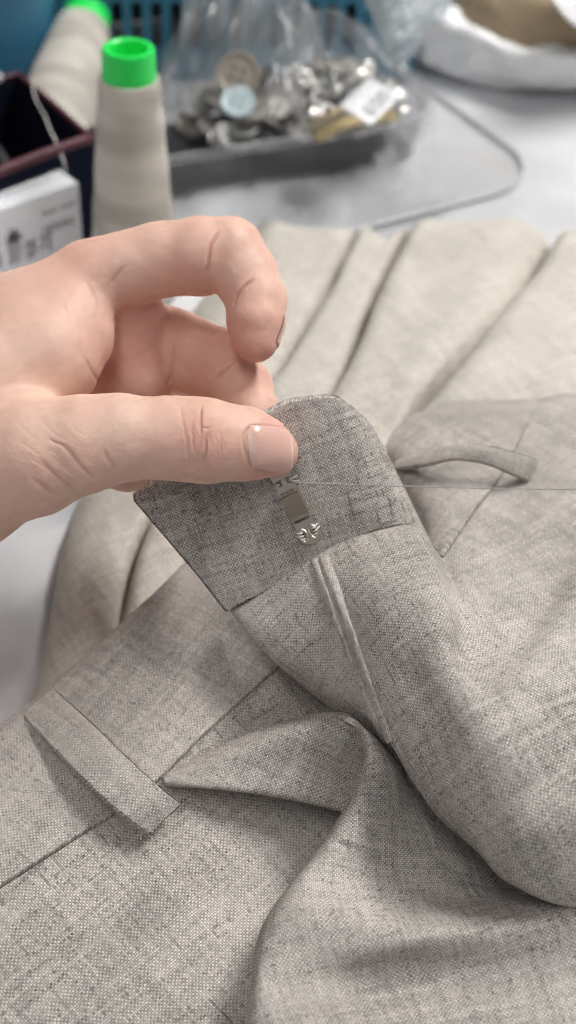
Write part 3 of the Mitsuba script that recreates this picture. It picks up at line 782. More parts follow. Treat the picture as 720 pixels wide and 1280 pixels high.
hm = trimesh.Trimesh(v2, f2, process=True)
even(hm, 4)


def measure():
    global HV, HN, HQ, front
    HV, HN = np.array(hm.vertices), np.array(hm.vertex_normals)
    HQ = Q(HV); front = ((EYE - HV) * HN).sum(1) > 0


measure()


def skin_line(px, dmax=9, n=40):
    """A line on the skin through the pixels px, on the nearest skin to the eye."""
    px = spline([np.array(p, float) for p in px], n) if len(px) > 2 else np.linspace(px[0], px[1], n)
    k = np.nonzero(front & (HQ[:, 2] < dmax))[0]
    tree = cKDTree(HQ[k, :2]); out = []
    for p in px:
        near_ = k[tree.query_ball_point(p, 3.5) or [tree.query(p)[1]]]
        out.append(HV[near_[np.argmin(HQ[near_, 2])]])
    out = np.array(out)
    from scipy.ndimage import gaussian_filter1d
    for _ in range(2):
        e0, e1 = out[0].copy(), out[-1].copy(); out = gaussian_filter1d(out, 2.0, axis=0, mode='nearest'); out[0], out[-1] = e0, e1
    return spline(out, 160)


def nail_px(s_, t_, k_=1.0):
    sx_ = s_ * np.sqrt(1 - t_ * t_ * .22); tx_ = t_ * np.sqrt(1 - s_ * s_ * .16)
    return np.stack([338 + k_ * 29.5 * sx_ + 1.5 * tx_, 561 + k_ * 30 * tx_ + 4.0 * sx_], -1)


CREASES = [  # pixels, depth, width (metres)
    ([(227, 503), (230, 540), (235, 584)], .00022, .0006), ([(253, 504), (252, 522), (252, 546)], .0006, .0006), ([(263, 533), (259, 556), (254, 585)], .00055, .0006),
    ([(279, 536), (280, 552), (278, 572)], .00022, .0005), ([(240, 524), (239, 540), (241, 564)], .00026, .0005), ([(253, 530), (262, 533), (266, 528)], .0003, .0005),
    ([(273, 284), (266, 308), (259, 353)], .0010, .0008), ([(321, 344), (300, 360), (287, 383)], .0010, .0009),
    ([(294, 447), (280, 460), (266, 473)], .0010, .0009), ([(212, 425), (213, 455), (213, 492)], .0010, .001),
    ([(49, 570), (72, 598), (98, 618)], .00045, .0011), ([(80, 556), (95, 578), (118, 600)], .00045, .001), ([(40, 598), (56, 612), (74, 622)], .00045, .0011), ([(131, 563), (137, 578), (146, 590)], .0004, .0009),
    ([(62, 545), (78, 562), (90, 574)], .0003, .0007), ([(98, 425), (110, 450), (126, 482)], .0004, .0012), ([(140, 360), (148, 346), (160, 334)], .0005, .001), ([(144, 402), (154, 390), (166, 380)], .0005, .001),
    ([(80, 372), (88, 395), (100, 412)], .00012, .0008), ([(110, 350), (120, 366), (128, 392)], .0003, .001)]
for k in range(12):      # fine lines over the thumb's knuckle
    x0, y0 = 226 + 5.2 * k + rng.uniform(-2, 2), 512 + rng.uniform(-6, 40)
    CREASES.append(([(x0, y0), (x0 + rng.uniform(-3, 3), y0 + 9), (x0 + rng.uniform(-4, 4), y0 + rng.uniform(16, 30))], .00013, .0005))
for k in range(8):       # and inside the index finger's joints
    x0, y0 = (258 + 3.2 * k, 296 + 4 * k) if k < 4 else (288 + 5 * (k - 4), 360 + rng.uniform(-8, 4))
    CREASES.append(([(x0, y0), (x0 - 3, y0 + 12), (x0 - 7, y0 + 24)], .00014, .0006))
_o = [(.55, -1), (0, -1), (-.6, -1), (-1, -.8), (-1, 0), (-1, .8), (-.6, 1), (0, 1), (.55, 1)]
CREASES.append(([tuple(nail_px(np.array(a_), np.array(b_), 1.04)) for a_, b_ in _o], .00045, .0007))
for k in range(9):
    x0, y0 = 20 + 9 * k * .9, 520 + 26 * (k % 4) + rng.uniform(-6, 6)
    CREASES.append(([(x0, y0), (x0 + 14, y0 + 13), (x0 + 30, y0 + 24)], .00010, .0007))
LINES = [skin_line(px) for px, _, _ in CREASES]
far = cKDTree(np.vstack(LINES)).query(hm.triangles_center, distance_upper_bound=.0028)[0]
v2, f2 = split_faces(hm.vertices, hm.faces, np.nonzero(np.isfinite(far))[0])
hm = trimesh.Trimesh(v2, f2, process=True)
measure()
disp = np.zeros(len(HV)); dark = np.zeros(len(HV))
for L, (px, dep, wid) in zip(LINES, CREASES):
    dep, wid = dep * .58, wid * .62
    dd, at = cKDTree(L).query(HV, distance_upper_bound=.006)
    ok = np.isfinite(dd)
    fade = np.ones(len(HV)); fade[ok] = np.clip(np.minimum(at[ok], len(L) - 1 - at[ok]) / 40 + .1, 0, 1)
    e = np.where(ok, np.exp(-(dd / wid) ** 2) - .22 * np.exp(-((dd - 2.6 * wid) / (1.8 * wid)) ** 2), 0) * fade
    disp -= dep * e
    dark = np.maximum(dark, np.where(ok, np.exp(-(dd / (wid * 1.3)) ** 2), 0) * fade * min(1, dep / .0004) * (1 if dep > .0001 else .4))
disp += (meshkit.fbm(HV * 90, 3, 2) - .5) * .0009 + (meshkit.fbm(HV * 350, 2, 4) - .5) * .00008
HV = HV + HN * disp[:, None]
base = np.array([.71, .455, .36]); red = np.array([.63, .295, .235]); pale = np.array([.73, .53, .425])


def blot(px, d, r):
    return np.exp(-(np.linalg.norm(HV - P(*px, d=d), axis=1) / r) ** 2)


w = .95 * np.maximum.reduce([blot((310, 425), .404, .012), blot((345, 570), .38, .010), blot((180, 430), .42, .015) * .72, blot((255, 545), .37, .010) * .55, blot((270, 450), .42, .012) * .6, blot((230, 335), .40, .010) * .45, blot((130, 470), .40, .010) * .5, blot((95, 320), .40, .009) * .35])
w = np.clip(w + (meshkit.fbm(HV * 130, 3, 9) - .45) * .55 + (meshkit.fbm(HV * 600, 2, 29) - .5) * .25, 0, 1)
y = np.clip(np.maximum(blot((60, 480), .38, .02) * .6, blot((150, 520), .37, .012) * .5) + (meshkit.fbm(HV * 70, 2, 19) - .5) * .4, 0, 1)
col = base * (1 - y[:, None]) + pale * y[:, None]
col = col * (1 - w[:, None]) + red * w[:, None]
bl = np.clip(np.maximum(blot((142, 372), .40, .006), blot((160, 345), .40, .006) * .7) * .35, 0, 1)[:, None]
col = col * (1 - bl) + np.array([.52, .40, .37]) * bl
col *= (1 + .14 * (meshkit.fbm(HV * 420, 3, 13) - .5))[:, None]
col = col * (1 - .24 * dark[:, None] * np.array([.7, 1, 1]))  # shade of the creases painted into the skin colour
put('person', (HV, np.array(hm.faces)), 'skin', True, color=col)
tag('person', 'left hand with thumb in front and curled index finger, pinching the trouser waistband', 'person')
HM_ = trimesh.Trimesh(HV, hm.faces, process=False)
HN = np.array(HM_.vertex_normals)


def nail(key, frame_pts, lift, thick):
    """A nail over the skin: a grid of skin points with a slight dome."""
    g = frame_pts
    nrm = toward_eye(g)
    top = g + nrm * lift[..., None]
    nu, nv = g.shape[:2]
    f = grid_faces(nu, nv)
    if ((np.cross(top[1, 0] - top[0, 0], top[0, 1] - top[0, 0])) @ nrm[0, 0]) < 0:
        f = f[:, ::-1]
    V = np.vstack([top.reshape(-1, 3), (g - nrm * thick).reshape(-1, 3)])
    ids = np.arange(nu * nv).reshape(nu, nv)
    loop = np.concatenate([ids[:-1, 0], ids[-1, :-1], ids[:0:-1, -1], ids[0, :0:-1]]); nx = np.roll(loop, -1); o = nu * nv
    F = np.vstack([f, f[:, ::-1] + o, np.stack([loop, loop + o, nx + o], 1), np.stack([loop, nx + o, nx], 1)])
    ss, tt = np.meshgrid(np.linspace(-1, 1, nu), np.linspace(-1, 1, nv), indexing='ij')
    pink, lun, tip_ = np.array([.70, .43, .36]), np.array([.76, .56, .48]), np.array([.76, .60, .51])
    wl = np.clip(1 - ((ss + 1.0) ** 2 / .16 + tt ** 2 / .45), 0, 1)[..., None]; wt = np.clip((ss - .80 - .05 * tt * tt) / .12, 0, 1)[..., None]
    cc = pink * (1 - wl) + lun * wl; cc = cc * (1 - wt) + tip_ * wt; cc = cc * (1 + .05 * np.sin(tt * 60) * .5)[..., None]
    put(key, (V, F), 'nail_plate', True, color=np.vstack([cc.reshape(-1, 3)] * 2))


k = np.nonzero(front & (HQ[:, 2] < .390) & (HQ[:, 0] > 280))[0]
tr = cKDTree(HQ[k, :2])
s, t = np.meshgrid(np.linspace(-1, 1, 34), np.linspace(-1, 1, 34), indexing='ij')
sx = s * np.sqrt(1 - t * t * .22); tx = t * np.sqrt(1 - s * s * .16)
px = np.stack([338 + 29.5 * sx + 1.5 * tx, 561 + 30 * tx + 4.0 * sx], -1)
dd, q = tr.query(px.reshape(-1, 2), k=6); wq = 1 / (dd + .3); wq /= wq.sum(1, keepdims=True)
gN = (HV[k][q] * wq[..., None]).sum(1).reshape(34, 34, 3)
nN = (HN[k][q] * wq[..., None]).sum(1).reshape(34, 34, 3)
from scipy.ndimage import gaussian_filter
gN = np.stack([gaussian_filter(gN[..., c], 1.5, mode='nearest') for c in range(3)], -1)
edge = np.maximum(np.abs(s), np.abs(t))
nail('person__thumb_nail', gN, .00055 * (1 - edge ** 6) + .0004 * np.clip(s - .6, 0, 1) + .00012, .0008)
# index nail, seen from its edge on the far side of the fingertip
c0, c1 = P(323, 396, d=.4055), P(320, 431, d=.403)
axd = (c1 - c0) / np.linalg.norm(c1 - c0)
side = RT * .93 + FW * .38; side -= axd * (side @ axd); side /= np.linalg.norm(side); oth = np.cross(axd, side)
gI = np.zeros((20, 20, 3))
sk = cKDTree(HV)
for i, a in enumerate(np.linspace(0, 1, 20)):
    for j, b in enumerate(np.linspace(-1, 1, 20)):
        dirn = side * math.cos(b * .95) + oth * math.sin(b * .95)
        o = c0 + (c1 - c0) * a
        lo_, hi_ = 0.0, .014
        rr = np.linspace(.002, .013, 60); pp = o + rr[:, None] * dirn
        gI[i, j] = pp[np.argmin(sk.query(pp)[0])]
gI = np.stack([gaussian_filter(gI[..., c], 1.6, mode='nearest') for c in range(3)], -1)
nn = grid_normals(gI)
if (nn.mean((0, 1)) @ side) < 0:
    gI = gI[:, ::-1]; nn = grid_normals(gI)
fi = grid_faces(20, 20)
if (np.cross(gI[1, 0] - gI[0, 0], gI[0, 1] - gI[0, 0]) @ nn[0, 0]) < 0:
    fi = fi[:, ::-1]
put('person__index_nail', (np.vstack([(gI + nn * .0005).reshape(-1, 3), (gI - nn * .0006).reshape(-1, 3)]), np.vstack([fi, fi[:, ::-1] + 400])), 'nail', 40)

# ---------------------------------------------------------------- things at the back of the table


def cone(key, base, axis, label, k=1.0):
    m = frame(base, np.cross([0.2, 1, .1], axis), axis) @ np.diag([k, k, 1, 1])
    H = .112
    body = [(0, 0), (.0175, 0), (.0204, .002), (.0208, .006)]
    zs = np.linspace(.006, H - .008, 60)
    body += [(.0208 - (.0208 - .0133) * ((z - .006) / (H - .014)) + .00018 * math.sin(z * 2400) + .0002 * math.sin(z * 310), z) for z in zs]
    body += [(.0130, H - .006), (.0122, H - .0052), (.0, H - .005)]
    lm = lathe(body, 64)
    q = np.array(lm.vertices); uv = np.stack([np.arctan2(q[:, 1], q[:, 0]) / 6.283, q[:, 2]], 1)
    put(key + '__thread', moved(lm, m), 'thread_beige', True, uv=uv)
    put(key + '__core', moved(lathe([(.0113, 0), (.0113, H - .004), (.0102, H - .004)], 32), m), 'card_core', 40)
    cap = [(.0112, H - .006), (.0115, H - .005), (.0112, H + .0062), (.0107, H + .0075), (.0090, H + .0078), (.0079, H + .007), (.0074, H + .004), (.0070, H - .004), (0, H - .004)]
    put(key + '__cap', moved(lathe(cap, 48), m), 'cap_green', 35)
    tag(key, label, 'thread cone')


top = P(156, 60, z=.1198)
cone('thread_cone', np.array([top[0], top[1], .0005]), np.array([0.012, 0, 1.0]), 'upright beige thread cone with bright green cap nearest the hand')
b0 = P(54, 204, z=.004)
cand = [(abs(np.linalg.norm(P(109, 18, d=dd) - b0) - .1198), dd) for dd in np.linspace(.58, .95, 900) if P(109, 18, d=dd)[1] > b0[1]]
tp = P(109, 18, d=min(cand)[1])
cone('thread_cone_001', b0, tp - b0, 'second beige thread cone with green cap, leaning behind the dark case', 1.22)
e0 = P(41, 100, z=.078); e1 = P(82, 214, z=.0535)
put('loose_thread', tube([e0, P(45, 125, z=.072), P(58, 150, z=.064), P(70, 178, z=.0635), P(79, 200, z=.059), e1], .0004, 6, 40), 'thread_white', True)
tag('loose_thread', 'pale loose thread curving down from the leaning thread cone across the dark case', 'thread')

# white carton with writing
zt = .052
A = P(98, 229, z=zt); Bc = P(0, 263, z=zt); Cc = P(76, 211, z=zt)
ux = A - Bc; ux /= np.linalg.norm(ux); uy = np.cross([0, 0, 1], ux)
dep = max(.02, (Cc - A) @ uy); L = .12
CM = np.eye(4); CM[:3, 0] = ux; CM[:3, 1] = uy; CM[:3, 2] = [0, 0, 1]; CM[:3, 3] = A - ux * L; CM[2, 3] = 0.0005
cm = trimesh.creation.box((L, dep, zt - .001)); cm.apply_translation((L / 2, dep / 2, zt / 2))
put('carton__box', moved(cm, CM), 'carton_white')
put('carton__flap', moved(trimesh.creation.box((L - .002, dep * .55, .0006)).apply_translation((L / 2, dep * .72, zt + .0003)), CM), 'carton_white')
tag('carton', 'small white printed cardboard carton in front of the dark case', 'box')


def stroke(pts, w=.0011):
    from shapely.geometry import LineString
    return LineString(pts).buffer(w / 2, cap_style=2, quad_segs=4)


def ring(x, y, r, w=.0011):
    return Point(x, y).buffer(r + w / 2).difference(Point(x, y).buffer(r - w / 2))


def printed(key, polys, mat, at, m):
    geo = unary_union(polys)
    meshes = [trimesh.creation.extrude_polygon(p_, .0002, engine='earcut') for p_ in getattr(geo, 'geoms', [geo])]
    put(key, moved(cat(*meshes), m @ at), mat)


face = np.array([[1, 0, 0, 0], [0, 0, -1, -.0001], [0, 1, 0, 0], [0, 0, 0, 1.0]])   # xy of the print -> the front face


def face_uv(x, y):
    """The place on the carton's front that shows at (x, y): along, up."""
    r = P(x, y, d=1.0) - EYE; n_ = -uy; t_ = ((CM[:3, 3] - EYE) @ n_) / (r @ n_)
    q_ = EYE + t_ * r - CM[:3, 3]
    return q_ @ ux, q_[2]


o = np.array(face_uv(17, 297)); fl = []
for k in range(9):
    a_ = k * 2 * math.pi / 9 + .2
    fl.append(stroke([o + .0012 * np.array([math.cos(a_), math.sin(a_)]), o + (.0036 + .0008 * (k % 3)) * np.array([math.cos(a_ + .3), math.sin(a_ + .3)])], .0011))
fl.append(Point(o).buffer(.0012))
printed('carton__emblem', fl, 'ink_black', face, CM)
gl = []
o = np.array(face_uv(11, 330))
gl += [ring(o[0] + .0025, o[1] + .0058, .0016), stroke([o + [.0062, .0085], o + [.0062, .003]]), stroke([o + [.0045, .0066], o + [.0062, .0066]]), stroke([o + [.001, .0024], o + [.001, 0], o + [.0062, 0]]), stroke([o + [.001, .0024], o + [.0062, .0024]])]
o = np.array(face_uv(30, 324))
gl += [stroke([o + [.0006, .0078], o + [.0042, .0078], o + [.0042, .0045]]), stroke([o + [.0006, .0055], o + [.0034, .0055]]), stroke([o + [.0058, .009], o + [.0058, 0]]), stroke([o + [.0058, .0045], o + [.0075, .0045]]), ring(o[0] + .003, o[1] + .0014, .0014)]
o = np.array(face_uv(49, 317))
gl += [stroke([o + [.0005, .0078], o + [.0038, .0078], o + [.0026, .0030], o + [.0005, .0012]]), stroke([o + [.0060, .0095], o + [.0060, -.0005]], .0015)]
gl += [stroke([np.array(face_uv(-1, 318)), np.array(face_uv(0, 334))], .0014)]
printed('carton__lettering', gl, 'ink_grey', face, CM)
sm = []
for (xa, ya), (xb, yb), w_ in (((51, 268), (72, 262), .0012), ((76, 260), (96, 252), .0012)):
    n_ = 7
    for k in range(n_):
        p_ = np.array(face_uv(xa + (xb - xa) * k / n_, ya + (yb - ya) * k / n_)); sm.append(stroke([p_, p_ + [.0011, .0006 * (-1) ** k]], .0009))
for x_, y_ in ((57, 287), (65, 283), (75, 280), (84, 277)):
    q_ = np.array(face_uv(x_, y_)); sm += [ring(q_[0], q_[1], .0015, .0006), stroke([q_ + [.0026, .002], q_ + [.0026, -.0022]], .0006)]
printed('carton__small_print', sm, 'ink_grey', face, CM)
topm = np.eye(4); topm[2, 3] = zt + .0006
sm = [stroke([(x_, dep * .45 + .012 * 0 + .0016 * r_), (x_ + .0022, dep * .45 + .0016 * r_ + .0005)], .0008) for r_ in (0, 2, 4) for x_ in np.arange(.03, .112, .0036)]
printed('carton__top_print', sm, 'ink_grey', topm, CM)

# dark case with maroon edges
zr = .062
c0, c1, c2 = P(113, 172, z=zr), P(22, 92, z=zr), P(-20, 222, z=zr)
c3 = c1 + (c2 - c0)
corners = [c0, c1, c3, c2]
for p_, q_, nm in ((c0, c1, 'side_wall'), (c1, c3, 'side_wall'), (c3, c2, 'side_wall'), (c2, c0, 'side_wall')):
    v_ = [np.array([*p_[:2], .001]), np.array([*q_[:2], .001]), np.array(q_), np.array(p_)]
    nrm = np.cross(q_ - p_, [0, 0, 1]); nrm /= np.linalg.norm(nrm); nrm *= .0015
    vv = np.array([x_ + nrm for x_ in v_] + [x_ - nrm for x_ in v_])
    m = trimesh.Trimesh(vv, [[0, 1, 2], [0, 2, 3], [4, 6, 5], [4, 7, 6], [0, 4, 5], [0, 5, 1], [1, 5, 6], [1, 6, 2], [2, 6, 7], [2, 7, 3], [3, 7, 4], [3, 4, 0]], process=False); m.fix_normals()
    put('dark_case__side_wall', m, 'navy_cloth')
    put('dark_case__edge_binding', tube([p_, p_ * .5 + q_ * .5 + [0, 0, .0006], q_], .0026 if p_ is c2 else .0014, 8, 12), 'maroon_edge', True)
bot = np.array([[*x_[:2], .02] for x_ in corners])
gb = loft([[bot[0], bot[3]], [bot[1], bot[2]]], 40, 40); gb[..., 2] += (meshkit.fbm(gb * 45, 3) - .4) * .02
put('dark_case__lining', (gb.reshape(-1, 3), grid_faces(40, 40)), 'navy_cloth', True)
tag('dark_case', 'open dark navy case with maroon bound edges behind the white carton', 'case')
pb = P(-8, 88, z=.066)
fb = frame(pb + np.array([-.022, 0, 0]), P(28, 98, z=.066) - P(-8, 72, z=.066), [0.1, -.2, 1])
put('grey_card', moved(rbox(.062, .03, .004, .004), fb), 'grey_board', 30)
tag('grey_card', 'thick grey card lying on the corner of the dark case by the blue bucket', 'card')

# blue bucket
bb = P(-30, 100, z=0.0)
prof = [(0, .0005), (.040, .0005), (.042, .003), (.0555, .086), (.0595, .086), (.0602, .089), (.0602, .098), (.0585, .1), (.0555, .099), (.0535, .088), (.040, .006), (0, .005)]
put('blue_bucket', moved(lathe(prof, 72), frame(bb, [1, 0, 0])), 'blue_plastic', 35)
tag('blue_bucket', 'smooth round blue plastic bucket at the back left corner', 'bucket')

# clear tray
fx = P(500, 214, z=0) - P(215, 262, z=0); fx[2] = 0; fx /= np.linalg.norm(fx)
fy = np.cross([0, 0, 1], fx)
corner = P(548, 203, z=0)
TW, TD = .235, .165
TM = np.eye(4); TM[:3, 0] = fx; TM[:3, 1] = fy; TM[:3, 3] = corner - fx * TW / 2 + fy * TD / 2; TM[2, 3] = .0008


def ring_pts(w, d, r, z, seg=10):
    q = np.array(sbox(-w / 2 + r, -d / 2 + r, w / 2 - r, d / 2 - r).buffer(r, quad_segs=seg).exterior.coords)[:-1]
    return np.column_stack([q, np.full(len(q), z)])


def rings_mesh(rings, fill=True):
    n = len(rings[0]); a = np.arange(n); b = (a + 1) % n; F = []
    for k in range(len(rings) - 1):
        F += [np.stack([k * n + a, k * n + b, k * n + n + b], 1), np.stack([k * n + a, k * n + n + b, k * n + n + a], 1)]
    V = np.vstack(rings)
    if fill:
        V = np.vstack([V, V[:n].mean(0)]); F.append(np.stack([b, a, a * 0 + len(V) - 1], 1))
    return trimesh.Trimesh(V, np.vstack(F), process=False)


put('clear_tray__basin', moved(rings_mesh([ring_pts(TW - .014, TD - .014, .018, .0006), ring_pts(TW - .010, TD - .010, .020, .002), ring_pts(TW - .004, TD - .004, .022, .026), ring_pts(TW - .003, TD - .003, .022, .028),
    ]), TM), 'clear_wall', 40)
put('clear_tray__rim', moved(rings_mesh([ring_pts(TW - .003, TD - .003, .022, .0281), ring_pts(TW + .001, TD + .001, .024, .0290), ring_pts(TW + .004, TD + .004, .025, .0283), ring_pts(TW + .0045, TD + .0045, .025, .0240)], False), TM), 'rim_highlight', 60)
tag('clear_tray', 'shallow clear plastic tray with rounded corners holding bags of buttons', 'tray')


def in_tray(x, y, z):
    return (TM @ [x, y, z, 1])[:3]


# clear lid lying under the tray
LM = np.eye(4); la = math.atan2(fx[1], fx[0]) + .12
LM[:3, 0] = [math.cos(la), math.sin(la), 0]; LM[:3, 1] = [-math.sin(la), math.cos(la), 0]
lc = P(690, 228, z=0)
LW, LD = .27, .20
LM[:3, 3] = lc - LM[:3, 0] * LW / 2 + LM[:3, 1] * LD / 2; LM[2, 3] = .0002
put('plastic_sheet__film', moved(rings_mesh([ring_pts(LW - .012, LD - .012, .035, .0004), ring_pts(LW - .006, LD - .006, .036, .0016), ring_pts(LW, LD, .040, .0022)]), LM), 'clear_film', True)
_e = ring_pts(LW, LD, .040, .0022, 14); put('plastic_sheet__edge', moved(tube(np.vstack([_e, _e[:1]]), .0013, 8), LM), 'sheet_reflection', True)  # grey tube standing in for vague reflections in the clear plastic
tag('plastic_sheet', 'wide clear plastic sheet lying under the tray, with a grey line standing in for its reflections', 'plastic sheet')

# dark cloth scraps along the tray's bottom
for k, (x, y, w_, d_, h_) in enumerate(((-.085, -.02, .055, .10, .016), (-.02, -.045, .16, .055, .012), (.055, -.035, .07, .08, .013))):
    m = rbox(w_, d_, h_, .008); m = m.subdivide().subdivide().subdivide()
    m.vertices += m.vertex_normals * ((meshkit.fbm(m.vertices * 70 + k * 5, 3) - .5) * .008)[:, None]
    put('dark_scrap', moved(moved(m, TM), np.eye(4)), 'black_cloth', True); kk = 'dark_scrap' + (f'_{k:03d}' if k else '')
    scene[kk]['to_world'] = T().translate((fx * x + fy * y + np.array([0, 0, .0025])).tolist())
    tag(kk, 'folded black cloth scrap in the bottom of the clear tray', 'cloth', 'black cloth scraps in the clear tray')

# buttons
cols = [(.20, .19, .18), (.27, .26, .24), (.10, .095, .09), (.34, .33, .30), (.25, .22, .18), (.42, .42, .41), (.15, .14, .13)]
for i, c in enumerate(cols):
    plain(f'button_shade_{i}', c, .25, .6)
plain('button_blue', (.42, .52, .54), .2, .6)


def button_mesh(r, h):
    prof = [(0, -h), (r * .8, -h), (r, -h * .3), (r, h * .3), (r * .93, h), (r * .78, h * .9), (r * .7, h * .45), (0, h * .45)]
    m = lathe(prof, 26)
    holes = [trimesh.creation.cylinder(r * .10, h * .3, sections=10).apply_translation((r * .22 * a, r * .22 * b, h * .5)) for a in (-1, 1) for b in (-1, 1)]
    return m, cat(*holes)


BC = P(312, 148, z=.022)
nb = 0


def button(p, r, axis, mat, label, group=None):
    global nb
    key = 'button' + (f'_{nb:03d}' if nb else ''); nb += 1
    d_, hs = button_mesh(r, r * .13)
    m = frame(p, np.cross([.3, 1, .2], axis), axis)
    put(key + '__disc', moved(d_, m), mat, 35)
    put(key + '__sewing_holes', moved(hs, m), 'ink_black', 30)
    tag(key, label, 'button', group)


for k in range(64):
    a_ = rng.uniform(0, 2 * math.pi); q_ = math.sqrt(rng.uniform()); r_ = rng.uniform(.0048, .0095)
    p_ = BC + fx * (.032 * q_ * math.cos(a_)) + fy * (.030 * q_ * math.sin(a_)); p_[2] = .018 + .026 * (1 - q_ * q_) + rng.uniform(-.003, .005)
    ax_ = np.array([rng.normal(0, .45), rng.normal(-.35, .45), .8])
    button(p_, r_, ax_, f'button_shade_{int(rng.integers(len(cols)))}', 'grey or brown round button heaped inside the clear bag', 'buttons heaped in the clear bag')
button(P(297, 127, z=.053), .0088, np.array([0, -.55, .8]), 'button_blue', 'pale blue round button at the front of the heap in the bag')
button(P(297, 93, z=.060), .0115, np.array([-.1, -.8, .6]), 'button_shade_4', 'largest brown grey button standing at the top of the heap')

# small metal fasteners
FCt = P(418, 128, z=.022)
ring_m = [tube(np.stack([r_ * np.cos(th), r_ * np.sin(th), 0 * th], 1), .0009, 6, caps=False) for r_ in (.0026, .0036)]
snap_m = [lathe([(0, .0), (r_, .0), (r_ * 1.05, .0006), (r_ * .75, .0012), (r_ * .5, .0012), (r_ * .45, .0024), (0, .0026)], 16) for r_ in (.0026, .0040)]
for k in range(190):
    a_ = rng.uniform(0, 2 * math.pi); q_ = math.sqrt(rng.uniform())
    p_ = FCt + fx * (.041 * q_ * math.cos(a_)) + fy * (.033 * q_ * math.sin(a_)); p_[2] = .016 + .026 * (1 - q_ * q_) + rng.uniform(-.002, .004)
    ax_ = np.array([rng.normal(0, .6), rng.normal(-.2, .6), .8])
    m = (ring_m + snap_m)[k % 4]
    key = put('metal_fastener', moved(m, frame(p_, np.cross([.3, 1, .2], ax_), ax_)), 'steel_bright' if k % 7 == 0 else 'steel' if k % 2 else 'steel_dull', 40)
    tag(key, 'tiny shiny metal fastener heaped in the right hand clear bag', 'fastener', 'metal fasteners heaped in the clear bag')

# the bags


def bag(key, centre, rx, ry, H, apex, seed, label, sharp=.006, film='cloudy_film'):
    nu, nv = 150, 90
    th_ = np.linspace(0, 2 * np.pi, nu); t_ = np.linspace(0, 1, nv)
    TH, TT = np.meshgrid(th_, t_, indexing='ij')
    R = (1 - TT ** 1.5) * (1 + .0 * TH) + .05
    R *= 1 + .10 * np.cos(3 * TH + seed) * (1 - TT) + .05 * np.cos(7 * TH + seed)
    x = rx * R * np.cos(TH); yv = ry * R * np.sin(TH)
    g_ = centre + x[..., None] * fx + yv[..., None] * fy
    g_ = g_ + (TT ** 1.3)[..., None] * (apex - centre) * np.array([1, 1, 0])
    g_[..., 2] = .006 + H * np.sin(TT * np.pi / 2) ** .8
    q_ = np.stack([np.cos(TH) * 2.0, np.sin(TH) * 2.0, TT * 2.2], -1) + seed * 3.7
    rid = 1.0 * np.abs(meshkit.noise(q_ * .9, seed) - .5) + .45 * np.abs(meshkit.noise(q_ * 2.1, seed + 3) - .5) + .10 * np.cos(11 * TH + 5 * meshkit.noise(q_, seed + 5)) * np.clip(TT - .35, 0, 1)
    n_ = grid_normals(g_)
    if ((g_ - centre) * n_).sum(2).mean() < 0:
        n_ = -n_
    g_ = g_ + n_ * ((rid - .25) * sharp * 4)[..., None]
    g_[-1] = g_[0] if False else g_[-1]
    g_[nu - 1] = g_[0]
    g_[..., 2] = np.maximum(g_[..., 2], .004)
    put(key, (g_.reshape(-1, 3), grid_faces(nu, nv)), film, True)
    tag(key, label, 'bag')


bag('clear_bag', P(304, 150, z=.006), .043, .042, .088, P(306, 90, z=.006), 3, 'crumpled clear plastic bag full of round buttons in the tray', .009, 'cloudy_film_thick')
bag('clear_bag_001', P(424, 146, z=.006), .046, .038, .044, P(400, 105, z=.006), 8, 'clear plastic bag of small metal fasteners at the right of the tray', .005)

# white tag with figures, golden zip
q4 = [P(430, 127, z=.058), P(463, 157, z=.052), P(500, 121, z=.058), P(469, 91, z=.064)]
w4 = q4[2] - q4[1]; h4 = q4[0] - q4[1]
GM = frame(q4[1], w4, np.cross(w4, h4))
W4 = np.linalg.norm(w4); H4 = h4 @ GM[:3, 1]
m = trimesh.creation.box((W4, H4, .0012)); m.apply_translation((W4 / 2, H4 / 2, 0))
put('price_tag__card', moved(m, GM), 'paper_white')
tx_ = meshkit.text_mesh('600', H4 * .38, .0002, True); tx_.apply_translation((-tx_.bounds[0][0], -tx_.bounds[0][1], .0007))
s_ = (W4 * .74) / tx_.extents[0]; tx_.apply_transform(np.diag([s_, 1, 1, 1])); tx_.apply_translation((W4 * .16, H4 * .10, 0))
put('price_tag__figures', moved(tx_, GM), 'ink_grey')
tag('price_tag', 'small white paper tag with grey figures tilted against the bag of fasteners', 'tag')
z0_, z1_ = P(398, 178, z=.030), P(498, 150, z=.032)
g_ = loft([[z0_, z0_ * .5 + z1_ * .5 + [0, 0, .004], z1_], [z0_ + fy * .012 + [0, 0, .004], (z0_ + z1_) * .5 + fy * .013 + [0, 0, .009], z1_ + fy * .012 + [0, 0, .004]]], 40, 6)
cloth('golden_zip__tape', g_, 'brass', .001)
for k in range(26):
    p_ = g_[1 + int(k * 1.45), 3] + [0, 0, .0012]
    put('golden_zip__tooth', moved(trimesh.creation.box((.0011, .004, .0014)), frame(p_, z1_ - z0_)), 'steel')
tag('golden_zip', 'golden yellow zip strip lying under the white tag in the tray', 'zip')

# teal slotted basket
bx0, bx1 = P(62, 112, z=0), P(520, 112, z=0)
kx = bx1 - bx0; BL = np.linalg.norm(kx); kx /= BL; ky = np.cross([0, 0, 1], kx)
BH = .085; lean = .018
slots = []
for row, (za, zb) in enumerate(((.020, .043), (.052, .075))):
    for x in np.arange(.016, BL - .022, .0115):
        slots.append(sbox(x, za, x + .0042, zb).buffer(.0012, quad_segs=3))


def slotted(W, left, right):
    pol = Polygon([(0, 0), (W, 0), (W - right, BH), (left, BH)])
    return trimesh.creation.extrude_polygon(pol.difference(unary_union([s for s in slots if s.within(pol.buffer(-.003))])), .0022)


